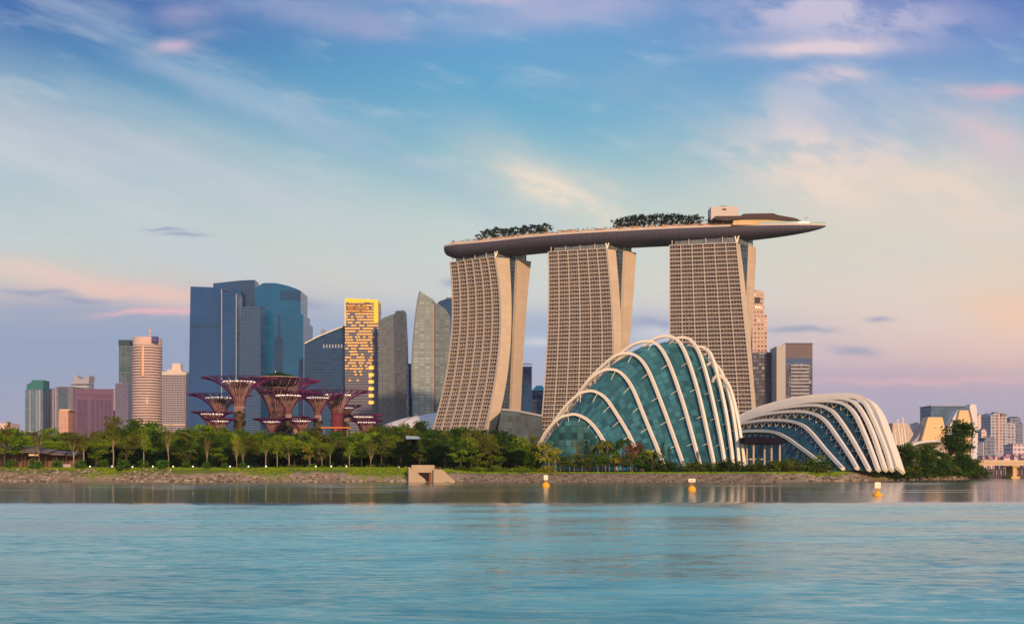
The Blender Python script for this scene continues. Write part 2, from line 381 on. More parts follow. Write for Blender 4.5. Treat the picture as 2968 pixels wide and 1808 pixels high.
# riprap on the banks
ICO = [(0, 0, 1), (.89, 0, .45), (.28, .85, .45), (-.72, .53, .45), (-.72, -.53, .45), (.28, -.85, .45), (.72, .53, -.45), (-.28, .85, -.45), (-.89, 0, -.45), (-.28, -.85, -.45), (.72, -.53, -.45), (0, 0, -1)]
ICF = [(0, 1, 2), (0, 2, 3), (0, 3, 4), (0, 4, 5), (0, 5, 1), (1, 6, 2), (2, 7, 3), (3, 8, 4), (4, 9, 5), (5, 10, 1), (6, 7, 2), (7, 8, 3), (8, 9, 4), (9, 10, 5), (10, 6, 1), (11, 7, 6), (11, 8, 7), (11, 9, 8), (11, 10, 9), (11, 6, 10)]
ROCK = bpy.data.materials.new('bank_rock'); ROCK.use_nodes = True
nt = ROCK.node_tree; b = nt.nodes['Principled BSDF']; at = nt.nodes.new('ShaderNodeAttribute'); at.attribute_name = 'tint'
nt.links.new(mixc(nt, E(nt, at.outputs['Fac']), (0.085, 0.062, 0.045), (0.38, 0.29, 0.205)), b.inputs['Base Color']); b.inputs['Roughness'].default_value = 0.9
rk = MB(); tint = []
for i in range(6800):
    x = rnd.uniform(-235, 258); mid = -18 < x < 100
    of = rnd.uniform(0.2, 9.3); y = shoreY(x) + of
    g = mnoise.noise(Vector((x * 0.035, of * 0.10, 3.1)))
    if -60 < x < -20.5 and of > (1.4 if x < -40 else 0): continue
    if not mid and g > 0.10 + 0.06 * (9 - of) / 9: continue
    if not mid and rnd.random() < 0.25: continue
    if not mid and -130 < x < 0 and of > 5.2 + 2.5 * mnoise.noise(Vector((x * .08, 1, 1))): continue
    s = rnd.uniform(0.28, 0.55) if mid else rnd.uniform(0.35, 1.0) * (1.15 - of * 0.05)
    zz = ground_z(x, y); M3 = Matrix.Rotation(rnd.uniform(0, 6.28), 3, 'Z') @ Matrix.Rotation(rnd.uniform(-.6, .6), 3, 'X')
    S = Vector((s * rnd.uniform(.9, 1.7), s * rnd.uniform(.8, 1.2), s * rnd.uniform(.35, .7))); n0 = len(rk.v)
    for p in ICO:
        q = Vector(p) * rnd.uniform(.8, 1.2); q = M3 @ Vector((q.x * S.x, q.y * S.y, q.z * S.z)); rk.vert((x + q.x, y + q.y, zz + 0.1 + q.z))
    k = rnd.random() * (0.6 if mid else 1.0)
    for f in ICF: rk.face([n0 + a for a in f]); tint.append(k)
o = rk.build('rocks', ROCK, tint=tint); tag(o, 'tan and grey rocks piled along the water edge of the far bank', 'rocks'); o['kind'] = 'stuff'

# ------------------------------------------------------------------ the three curved hotel towers
def edge_curve(top, B, pts, z_end=5.0):
    """an edge of a tower: measured (px,py) points below the top corner while the edge comes forward by B metres towards its foot"""
    bul = lambda z: B * (max(0.0, 190.0 - z) / 185.0) ** 2
    tab = [(top.z, top.x, top.y)]
    for px, py in pts:
        Y = top.y
        for _ in range(6): z = Z_(py, Y); Y = top.y - bul(z)
        tab.append((z, X_(px, Y), Y))
    (z1, x1, y1), (z2, x2, y2) = tab[-2], tab[-1]
    if z2 > z_end: Y = top.y - bul(z_end); tab.append((z_end, x2 + (x2 - x1) / (z2 - z1) * (z_end - z2), Y))
    return sorted(tab), bul, top.y
def smooth_tab(t, z):
    """cubic through the measured edge, exact at the top corner"""
    tab, bul, y0 = t
    key = id(tab)
    if key not in FITS:
        zt, xt = tab[-1][0], tab[-1][1]
        A = np.array([[(zt - a) / 185, ((zt - a) / 185) ** 2, ((zt - a) / 185) ** 3] for a, b_, c in tab[:-1]]); Bv = np.array([b_ - xt for a, b_, c in tab[:-1]])
        w = np.array([.35 if a < 6 else 1.0 for a, b_, c in tab[:-1]]); n = min(3, len(tab) - 1)
        FITS[key] = (zt, xt, list(np.linalg.lstsq(A[:, :n] * w[:, None], Bv * w, rcond=None)[0]), tab)
    zt, xt, co, _ = FITS[key]; q = (zt - z) / 185
    return xt + sum(c * q ** (i + 1) for i, c in enumerate(co)), y0 - bul(z)
FITS = {}
def hotel_tower(label, TL, TR, F1R, F2L, F2R, el, er, e1, f2l, f2r, floors=55, B=22, B2=6):
    H = 190.0
    def corner(p): D = (H - CH) * F / (HY - p[1]); return P(p[0], p[1], D)
    tl, tr, f1, f2, f3 = map(corner, (TL, TR, F1R, F2L, F2R))
    fd = (tr - tl).normalized(); n = Vector((fd.y, -fd.x, 0)).normalized()
    base = (tl + tr + f3) / 3; base.z = 5.4
    root = thing('hotel_tower', label, 'tower', base)
    tabs = [edge_curve(*a) for a in ((tl, B, el), (tr, B, er), (f1, B * .9, e1), (f2, B2, f2l), (f3, B2, f2r))]
    def at(i, z): x, y = smooth_tab(tabs[i], z); return Vector((x, y, z))
    zs = [H - (H - 5.4) * i / floors for i in range(floors + 1)]
    W = (tr - tl).length
    # east slab: end wall and back
    s = MB(); rows = []
    for z in zs:
        a, b_, c = at(0, z), at(1, z), at(2, z); d = a + (c - b_); rows.append([s.vert(p) for p in (a, b_, c, d)])
    for r0, r1 in zip(rows, rows[1:]):
        for i, j in ((1, 2), (2, 3), (3, 0)): s.face((r1[i], r1[j], r0[j], r0[i]))
    s.face(rows[0]); s.build('east_slab', CREAM, root)
    # room glass, set just behind the balcony grid
    g = MB()
    for z0, z1 in zip(zs, zs[1:]):
        g.quad(at(0, z1), at(1, z1), at(1, z0), at(0, z0), [(0, z1), (W, z1), (W, z0), (0, z0)])
    g.build('room_glazing', HOTEL_GLASS, root)
    # balcony slabs and fin walls
    gr = MB(); o1 = n * 1.9
    for k, z in enumerate(zs):
        a, b_ = at(0, z), at(1, z); h = Vector((0, 0, 0.75))
        gr.hexa([a + n * .05 - fd * .3, a + o1 - fd * .3, b_ + o1 + fd * .0, b_ + n * .05], [a + n * .05 - fd * .3 + h, a + o1 - fd * .3 + h, b_ + o1 + h, b_ + n * .05 + h])
    for q in range(7):
        tq = q / 6.0; wv = fd * 0.38
        for z0, z1 in zip(zs, zs[1:]):
            p0, p1 = at(0, z0).lerp(at(1, z0), tq), at(0, z1).lerp(at(1, z1), tq); o2 = n * 2.05
            if q == 6: p0 = p0 - wv * 1.1; p1 = p1 - wv * 1.1
            gr.hexa([p1 - wv, p1 - wv + o2, p1 + wv + o2, p1 + wv], [p0 - wv, p0 - wv + o2, p0 + wv + o2, p0 + wv])
    for q in range(24):
        if q % 4 == 0: continue
        tq = q / 24.0; wv = fd * 0.11
        for z0, z1 in zip(zs, zs[1:]):
            p0, p1 = at(0, z0).lerp(at(1, z0), tq), at(0, z1).lerp(at(1, z1), tq); o2 = n * 0.7
            gr.hexa([p1 - wv, p1 - wv + o2, p1 + wv + o2, p1 + wv], [p0 - wv, p0 - wv + o2, p0 + wv + o2, p0 + wv])
    gr.build('balcony_grid', CREAM2, root)
    # west slab
    s = MB(); rows = []
    for z in zs:
        a, b_ = at(3, z), at(4, z); c, d = b_ - fd * (W * .97), a - fd * (W * .97); rows.append([s.vert(p) for p in (a, b_, c, d)])
    for r0, r1 in zip(rows, rows[1:]):
        for i, j in ((0, 1), (1, 2), (2, 3), (3, 0)): s.face((r1[i], r1[j], r0[j], r0[i]))
    s.face(rows[0]); s.build('west_slab', CREAM, root)
    # dark glazed gap between the slabs
    g = MB(); zc = H - 1
    inset = fd * -2.5; rows = [z for z in [H + 1.5] + zs]
    for z0, z1 in zip(rows, rows[1:]):
        a0, a1, b0, b1 = at(2, z0) + inset, at(2, z1) + inset, at(3, z0) + inset, at(3, z1) + inset
        if (b1 - a1).dot(f3 - f1) < 0: break
        w0 = (b0 - a0).length; w1_ = (b1 - a1).length
        g.quad(a1, b1, b0, a0, [(0, z1), (w1_, z1), (w0, z0), (0, z0)])
    g.build('atrium_glazing', ATRIUM, root)
    # plant room under the deck, posts, V struts
    t = MB(); e = (f3 - tr); a = tl + fd * 3 + e * .06; b_ = tr - fd * 1.5 + e * .06; c = tr + e * .90 - fd * 1.5; d = tl + e * .9 + fd * 3
    up = Vector((0, 0, 5.2)); t.hexa([a, b_, c, d], [a + up, b_ + up, c + up, d + up])
    t.build('plant_room', facade('plant_room_glass', (0.10, 0.12, 0.13), (0.2, 0.2, 0.2), 2.6, 4.0, .1, .08, .3, .3, .3), root)
    t = MB(); a = f2 - fd * 1.5 + Vector((0, 0, .05)); b_ = f2.lerp(f3, .6) - fd * 1.0; c = b_ - fd * 14; d = a - fd * 14
    up = Vector((0, 0, 6.5)); t.hexa([a, b_, c, d], [a + up, b_ + up, c + up, d + up])
    t.build('stair_head', facade('stair_head_glass', (0.20, 0.30, 0.27), (0.35, 0.38, 0.34), 3.2, 3.0, .1, .08, .3, .2, .3), root)
    rl = tr - fd * 1 + n * 0.2
    for dx in (-1.2, 1.4):
        st = MB(); p0 = rl + fd * .8; st.bar(p0, p0 + fd * dx * 1.8 + Vector((0, 0, 9.5)) - n * 1.5, .75, .6); st.build('strut', WHITE, root)
    for q in (0.0, 0.25, .5, .75):
        st = MB(); p0 = tl.lerp(tr, q) + fd * 2 + n * .1; st.bar(p0 + Vector((0, 0, .62)), p0 + Vector((0, 0, 6.2)), .5); st.build('post', CREAM2, root)
    return tl, tr, f1, f2, f3
hotel_tower('curved hotel tower at the left end, its facade bowing out most at the foot', (1307.5, 763), (1437, 746), (1476.6, 749), (1501, 751), (1539.7, 758),
    [(1312.5, 856), (1310, 979), (1301.6, 1077), (1287, 1142), (1269.6, 1196), (1258.7, 1235)],
    [(1448, 820), (1452, 870), (1452, 979), (1440, 1092), (1430, 1151), (1407.6, 1247)],
    [(1480, 800), (1481.5, 865), (1480.5, 979), (1471.7, 1092), (1454, 1181), (1430, 1257)],
    [(1494, 905), (1490, 1003), (1483, 1186)], [(1525, 905), (1516, 1053), (1509.6, 1186)], 54)
hotel_tower('middle of the three hotel towers, between the two others behind the tall dome', (1591, 732.5), (1760, 721.7), (1784.6, 725), (1814, 728), (1843.8, 732.5),
    [(1592, 855), (1587.5, 1003), (1580, 1117), (1568, 1260)], [(1770, 855), (1779.7, 979), (1780.7, 1033), (1779, 1100), (1772, 1200)],
    [(1794.5, 855), (1800, 979), (1802, 1040), (1800, 1110), (1794, 1200)], [(1806.8, 905), (1802, 1023)], [(1834, 880), (1821.6, 1023)], 55)
hotel_tower('straightest hotel tower, at the right end under the pointed end of the deck', (1941, 714), (2135.8, 705.4), (2145, 708), (2177.7, 713), (2191.6, 717),
    [(1942, 971), (1942, 1100)], [(2149, 855), (2166.4, 994), (2176, 1102), (2181, 1201)], [(2160, 830), (2169, 925), (2176, 1004), (2186, 1117), (2192.5, 1196)],
    [(2172, 850), (2169, 925)], [(2186, 856), (2178.7, 954), (2176, 1004)], 55)

# ------------------------------------------------------------------ the long deck over the towers
def catmull(pts, n):
    out = []; m = len(pts)
    for i in range(n + 1):
        t = i / n * (m - 1); k = min(int(t), m - 2); f = t - k
        p0, p1, p2, p3 = pts[max(k - 1, 0)], pts[k], pts[k + 1], pts[min(k + 2, m - 1)]
        out.append(tuple(0.5 * ((2 * b_) + (-a + c) * f + (2 * a - 5 * b_ + 4 * c - d) * f * f + (-a + 3 * b_ - 3 * c + d) * f ** 3) for a, b_, c, d in zip(p0, p1, p2, p3)))
    return out
CL = [Vector((x, y, 0)) for x, y in catmull([(-60, 1008), (-14.5, 990), (41, 963), (112, 943), (167, 931), (215, 919), (254.5, 909)], 60)]
RIM = 203.0
cum = [0.0]
for a, b_ in zip(CL, CL[1:]): cum.append(cum[-1] + (b_ - a).length)
def deck_frame(i):
    s = cum[i] / cum[-1]; d = (CL[min(i + 1, 60)] - CL[max(i - 1, 0)]).normalized(); nn = Vector((d.y, -d.x, 0))   # toward the viewer
    w = 19.0
    if s < .07: w *= math.sqrt(max(0.0, 1 - (1 - s / .07) ** 2)) * .97 + .03
    if s > .60: w *= max(0.02, (1 - ((s - .60) / .40) ** 2.3) ** .75)
    return s, CL[i], nn, w
deck = thing('rooftop_deck', 'long boat-shaped rooftop deck with dark hull lying across the three hotel towers', 'rooftop deck', (CL[30].x, CL[30].y, RIM - 10))
h = MB(); rows = []
for i in range(61):
    s, c, nn, w = deck_frame(i); dep = 9.6 * (w / 19.0) ** .75
    row = []
    for k in range(17):
        a = math.pi * k / 16; cx_, cz = math.cos(a), math.sin(a)
        cx2 = math.copysign(abs(cx_) ** .8, cx_)
        row.append(h.vert((c.x + nn.x * w * cx2, c.y + nn.y * w * cx2, RIM - dep * cz ** .85)))
    rows.append(row)
for r0, r1 in zip(rows, rows[1:]):
    for k in range(16): h.face((r0[k], r0[k + 1], r1[k + 1], r1[k]))
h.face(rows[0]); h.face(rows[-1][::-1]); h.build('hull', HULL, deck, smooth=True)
def strip(wa, wb, z0, z1, name, m_, i0=0, i1=60, jag=None):
    for sg in (1, -1):
        pr = None; s_ = MB()
        for i in range(i0, i1 + 1):
            s, c, nn, w = deck_frame(i); zz1 = z1 + (jag(i) if jag else 0)
            a, b_ = c + nn * (sg * w * wa), c + nn * (sg * w * wb)
            q = [Vector((a.x, a.y, z0)), Vector((b_.x, b_.y, z0)), Vector((b_.x, b_.y, zz1)), Vector((a.x, a.y, zz1))]
            if pr: s_.hexa([pr[0], q[0], q[1], pr[1]], [pr[3], q[3], q[2], pr[2]])
            pr = q
        s_.build(name, m_, deck)
strip(1.0, .93, RIM + .02, RIM + 1.5, 'parapet', mat('parapet_panel', (0.52, 0.42, 0.36), .6), 0, 60)
top = MB(); rows = [[top.vert((p.x, p.y, RIM + .35)) for p in (deck_frame(i)[1] + deck_frame(i)[2] * deck_frame(i)[3] * .93, deck_frame(i)[1] - deck_frame(i)[2] * deck_frame(i)[3] * .93)] for i in range(61)]
for r0, r1 in zip(rows, rows[1:]): top.face((r0[0], r1[0], r1[1], r0[1]))
top.build('deck_floor', DECK, deck)
strip(.80, .30, RIM + .4, RIM + 3.0, 'terrace', DECK, 3, 50, jag=lambda i: [0, .5, -.2, .4][i // 3 % 4])
strip(.985, .975, RIM + 1.5, RIM + 3.0, 'glass_rail', mat('rail_glass', (0.30, 0.42, 0.42), .1, 0, spec=.8), 44, 60)
# cabanas and low pavilions between parapet and trees
CABM = mat('cabana', (0.42, 0.25, 0.17), .7, var=.5, scale=.12)
for i in range(8, 46):
    s, c, nn, w = deck_frame(i)
    for q in range(2):
        p = c + nn * w * rnd.uniform(.66, .86) + (CL[i + 1] - CL[i]) * rnd.random(); sx = rnd.uniform(.9, 2.4); hh = rnd.uniform(.8, 2.0)
        cb = MB(); cb.box(p.x - sx, p.x + sx, p.y - 1, p.y + 1, RIM + .4, RIM + 1.9 + hh); cb.box(p.x - sx - .4, p.x + sx + .4, p.y - 1.4, p.y + 1.4, RIM + 1.9 + hh, RIM + 2.2 + hh); cb.build('cabana', CABM, deck)
# white lift block
D0 = 925; bb = MB(); bb.box(X_(2057, D0), X_(2136, D0), D0 - 6, D0 + 9, RIM + .5, Z_(604, D0)); blk = bb.build('lift_block', mat('block_render', (0.50, 0.42, 0.37), .7, var=.05), deck)
bb = MB(); bb.box(X_(2086, D0), X_(2104, D0), D0 - 2, D0 + 4, Z_(604, D0), Z_(598, D0)); bb.build('vent_housing', GREYM, blk)
bb = MB(); bb.box(X_(2089, D0), X_(2101, D0), D0 - 6.3, D0 - 6.02, Z_(614, D0), Z_(610, D0)); bb.build('louvre', DARKM, blk)
# restaurant with overhanging dark roof and a wall coloured as the gold light on it
D0 = 915
rs = MB(); rs.prism([(X_(2118, D0), RIM + .5), (X_(2318, D0), RIM + .5), (X_(2300, D0), Z_(646, D0)), (X_(2255, D0), Z_(640, D0)), (X_(2150, D0), Z_(636, D0)), (X_(2122, D0), Z_(641, D0))], D0 - 7, D0 + 6)
rs.build('restaurant_wall', mat('gold_lit_wall', (0.56, 0.38, 0.19), .6, var=.3, scale=.2), deck)
rs = MB(); rs.prism([(X_(2060, D0), Z_(640, D0)), (X_(2068, D0), Z_(633, D0)), (X_(2140, D0), Z_(632, D0)), (X_(2150, D0), Z_(626, D0)), (X_(2235, D0), Z_(624.5, D0)), (X_(2245, D0), Z_(629, D0)),
     (X_(2300, D0), Z_(639, D0)), (X_(2322, D0), Z_(650, D0)), (X_(2290, D0), Z_(647, D0)), (X_(2220, D0), Z_(642, D0)), (X_(2150, D0), Z_(642, D0)), (X_(2100, D0), Z_(646, D0))][::-1], D0 - 8, D0 + 8)
rs.build('restaurant_roof', mat('restaurant_roofing', (0.07, 0.045, 0.04), .9), deck)
ms = MB(); p = deck_frame(54)[1]; ms.bar((X_(2336, p.y), p.y, RIM + .4), (X_(2336, p.y), p.y, Z_(624, p.y)), .22, .12); ms.bar((X_(2329, p.y), p.y, Z_(632, p.y)), (X_(2343, p.y), p.y, Z_(632, p.y)), .2); ms.build('mast', GREYM, deck)

# ------------------------------------------------------------------ ribbed glasshouses
def dome(name, label, ribs, rw, rh, off, glass, strut_kind, loc, nsub=3, N=56, widths=None):
    root = thing(name, label, 'glasshouse', loc)
    R3 = []
    for pts, Da, Db in ribs:
        c = catmull(pts, 120); L = [0.0]
        for a, b_ in zip(c, c[1:]): L.append(L[-1] + math.hypot(b_[0] - a[0], b_[1] - a[1]))
        cp = []
        for i in range(N + 1):
            s = L[-1] * i / N; k = max(j for j in range(121) if L[j] <= s + 1e-9); k = min(k, 119)
            f = (s - L[k]) / max(1e-9, L[k + 1] - L[k]); px = lerp(c[k][0], c[k + 1][0], f); py = lerp(c[k][1], c[k + 1][1], f)
            t = i / N; cp.append(P(px, py, Da + (Db - Da) * t))
        R3.append(cp)
    frames = []
    for cp in R3:
        ctr = (cp[0] + cp[-1]) / 2; fr = []
        for i, p in enumerate(cp):
            T = (cp[min(i + 1, N)] - cp[max(i - 1, 0)]).normalized()
            o_ = (p - ctr); o_.z = abs(o_.z) + 1.0
            Nn = (o_ - T * o_.dot(T)).normalized(); B = T.cross(Nn).normalized(); fr.append((T, Nn, B))
        frames.append(fr)
    skins = []
    for cp, fr in zip(R3, frames):
        skins.append([p - f[1] * (off * min(1.0, .35 + 3 * math.sin(math.pi * i / N))) for i, (p, f) in enumerate(zip(cp, fr))])
    # glass skin
    g = MB(); cols = []
    for a, b_ in zip(skins, skins[1:]):
        for k in range(nsub): cols.append([p.lerp(q, k / nsub) for p, q in zip(a, b_)])
    cols.append(skins[-1]); idx = [[g.vert(p) for p in c] for c in cols]
    vv = [0.0]
    for a, b_ in zip(cols, cols[1:]): vv.append(vv[-1] + (b_[N * 3 // 4] - a[N * 3 // 4]).length)
    uu = [0.0]; mid = cols[len(cols) // 2]
    for a, b_ in zip(mid, mid[1:]): uu.append(uu[-1] + (b_ - a).length)
    for j in range(len(cols) - 1):
        for i in range(N): g.face((idx[j][i], idx[j][i + 1], idx[j + 1][i + 1], idx[j + 1][i]), [(vv[j], uu[i]), (vv[j], uu[i + 1]), (vv[j + 1], uu[i + 1]), (vv[j + 1], uu[i])])
    g.build('glass_skin', glass, root, smooth=True)
    for c, nm in ((skins[0], 'end_glazing'), (skins[-1], 'end_glazing')):
        e = MB(); n0 = [e.vert(p) for p in c]; ctr = e.vert((c[0] + c[-1]) / 2)
        for i in range(N): e.face((n0[i], n0[i + 1], ctr))
        e.build(nm, glass, root)
    for r, (cp, fr) in enumerate(zip(R3, frames)):
        m = MB(); W = widths[r] if widths else rw
        ring = []
        for i, (p, (T, Nn, B)) in enumerate(zip(cp, fr)):
            k = 1.0; a, b_ = B * W * .5 * k, Nn * rh * .5
            ring.append([m.vert(q) for q in (p - a - b_, p + a - b_, p + a + b_, p - a + b_)])
        for r0, r1 in zip(ring, ring[1:]):
            for i in range(4): j = (i + 1) % 4; m.face((r0[i], r0[j], r1[j], r1[i]))
        m.face(ring[0][::-1]); m.face(ring[-1])
        rb = m.build('rib', WHITE, root)
        st = MB()
        if strut_kind == 'spike':
            for i in range(6, N - 2, 5):
                p = cp[i]; q = skins[r][i]; q2 = q
                if r > 0: q2 = q.lerp(skins[r - 1][i], .16)
                st = MB(); st.bar(p, q2, .14, .14); st.build('strut', WHITE, rb)
        else:
            zz = []
            for i in range(int(N * .12), N - 3, 1):
                p = cp[i]; q = skins[r][i]
                if r > 0: q = q.lerp(skins[r - 1][i], .10 if r < len(R3) - 2 else .05)
                zz.append(p if i % 2 else q)
            for a, b_ in zip(zz, zz[1:]): st.bar(a, b_, .11, .11)
            st.build('truss', WHITE, rb)
    return root
DG = facade('dome_glass', (0.040, 0.145, 0.150), (0.022, 0.06, 0.065), 2.9, 2.5, .09, .09, 0.08, .6, .40, tone=.8, tilt=.30)
z5 = lambda L: [(1240 + a / 2.464, 920 + b_ / 2.464) for a, b_ in L]
dome('tall_glasshouse', 'tall ribbed glasshouse shaped like a shell, in front of the middle and right hotel towers', [
    (z5([(735, 1085), (800, 905), (860, 800), (940, 720), (1010, 695), (1060, 692), (1130, 722), (1190, 780), (1245, 862), (1300, 970), (1345, 1085)]), 492, 458),
    (z5([(700, 1085), (790, 905), (880, 780), (980, 640), (1080, 548), (1150, 525), (1200, 530), (1270, 575), (1350, 690), (1450, 862), (1540, 1085)]), 500, 456),
    (z5([(700, 1085), (800, 900), (930, 730), (1050, 580), (1150, 450), (1240, 385), (1310, 370), (1380, 395), (1460, 500), (1560, 740), (1655, 970), (1698, 1085)]), 508, 454),
    (z5([(740, 1085), (850, 880), (990, 660), (1130, 470), (1250, 345), (1340, 275), (1420, 255), (1500, 280), (1575, 380), (1680, 640), (1770, 890), (1838, 1085)]), 515, 452),
    (z5([(900, 1085), (1000, 860), (1150, 560), (1280, 350), (1400, 240), (1480, 188), (1560, 170), (1640, 192), (1720, 320), (1820, 600), (1905, 900), (1952, 1085)]), 520, 450),
    (z5([(1150, 1085), (1240, 800), (1360, 480), (1480, 270), (1590, 172), (1650, 142), (1710, 132), (1780, 155), (1850, 280), (1930, 530), (2005, 860), (2052, 1085)]), 522, 449),
    (z5([(1400, 1085), (1470, 800), (1560, 480), (1650, 260), (1730, 172), (1780, 148), (1830, 142), (1885, 165), (1950, 280), (2020, 530), (2090, 860), (2128, 1085)]), 520, 448),
    (z5([(1620, 1085), (1680, 800), (1750, 520), (1820, 320), (1880, 235), (1920, 212), (1960, 208), (2015, 255), (2065, 400), (2125, 660), (2165, 920), (2183, 1085)]), 515, 447.5),
    (z5([(1800, 1085), (1840, 800), (1890, 560), (1950, 410), (2000, 340), (2040, 325), (2080, 365), (2120, 450), (2160, 590), (2200, 830), (2225, 1085)]), 505, 448),
    (z5([(1930, 1085), (1955, 800), (1990, 600), (2030, 470), (2060, 420), (2095, 415), (2140, 470), (2180, 580), (2220, 770), (2248, 960), (2262, 1085)]), 492, 450)],
    1.22, 1.1, 2.6, DG, 'spike', (60, 480, 4))
z6 = lambda L: [(2100 + a / 2.839, 1080 + b_ / 2.839) for a, b_ in L]
DG2 = facade('low_dome_glass', (0.016, 0.062, 0.068), (0.012, 0.035, 0.04), 2.4, 2.2, .08, .08, 0.10, .5, .4, tone=.7, tilt=.22)
def rib2(L, Db): return (z6(L), 600, Db)
dome('low_glasshouse', 'low wide ribbed glasshouse sweeping down to the right of the tall one', [
    rib2([(-330, 800), (-180, 640), (0, 530), (150, 488), (250, 480), (350, 482), (430, 495), (520, 540), (610, 605), (700, 670), (830, 770), (860, 800)], 470),
    rib2([(-340, 800), (-200, 600), (0, 470), (130, 424), (250, 402), (350, 392), (450, 391), (550, 400), (640, 430), (720, 500), (820, 620), (900, 710), (975, 790)], 468),
    rib2([(-345, 800), (-200, 570), (0, 440), (130, 408), (300, 352), (450, 328), (600, 320), (700, 328), (780, 358), (850, 420), (950, 560), (1030, 680), (1092, 788)], 467),
    rib2([(-345, 800), (-200, 560), (0, 440), (130, 400), (300, 335), (500, 290), (700, 270), (800, 275), (880, 310), (950, 390), (1030, 510), (1110, 650), (1190, 800)], 466),
    rib2([(-345, 800), (-200, 550), (0, 430), (130, 392), (300, 322), (600, 256), (800, 237), (930, 242), (1010, 272), (1080, 350), (1150, 500), (1210, 650), (1265, 802)], 466),
    rib2([(-340, 800), (-200, 545), (0, 425), (130, 388), (300, 314), (600, 236), (850, 214), (1000, 218), (1080, 255), (1150, 350), (1220, 500), (1282, 680), (1322, 802)], 467),
    rib2([(-335, 800), (-190, 540), (0, 420), (130, 385), (300, 310), (600, 228), (900, 204), (1060, 204), (1150, 245), (1220, 370), (1295, 550), (1345, 690), (1372, 802)], 469),
    rib2([(-320, 800), (-170, 535), (0, 413), (130, 380), (300, 306), (600, 225), (900, 196), (1090, 197), (1200, 240), (1280, 350), (1348, 530), (1405, 690), (1440, 802)], 476)],
    2.0, 1.3, 2.6, DG2, 'truss', (150, 520, 4), widths=[1.8, 1.8, 1.9, 2.0, 2.2, 2.3, 2.4, 6.4])

# dark flat-roofed pavilion between the glasshouses
D0 = 452; pv = thing('waterside_pavilion', 'dark flat-roofed pavilion on pale columns between the two ribbed glasshouses', 'pavilion', (X_(2213, D0), D0, 4))
m = MB(); m.prism([(X_(2150, D0), Z_(1268, D0)), (X_(2150, D0), Z_(1284, D0)), (X_(2248, D0), Z_(1288, D0)), (X_(2262, D0), Z_(1286, D0)), (X_(2275, D0), Z_(1278, D0)), (X_(2265, D0), Z_(1271, D0)), (X_(2190, D0), Z_(1265, D0))], D0 - 5, D0 + 9)
m.build('roof', mat('pavilion_roof', (0.012, 0.009, 0.018), .9, spec=.1), pv)  # near-black colour also holds the shade of the roof's underside
for px in (2168, 2181, 2219, 2236, 2260):
    m = MB(); m.bar((X_(px, D0), D0 - 2 + (px % 3) * 2, 3.6), (X_(px, D0), D0 - 2 + (px % 3) * 2, Z_(1284, D0)), .38, .38, 8); m.build('column', CREAM, pv)
m = MB(); m.box(X_(2155, D0), X_(2215, D0), D0 + 2, D0 + 2.4, Z_(1332, D0), Z_(1328, D0)); m.build('balcony', CREAM, pv)

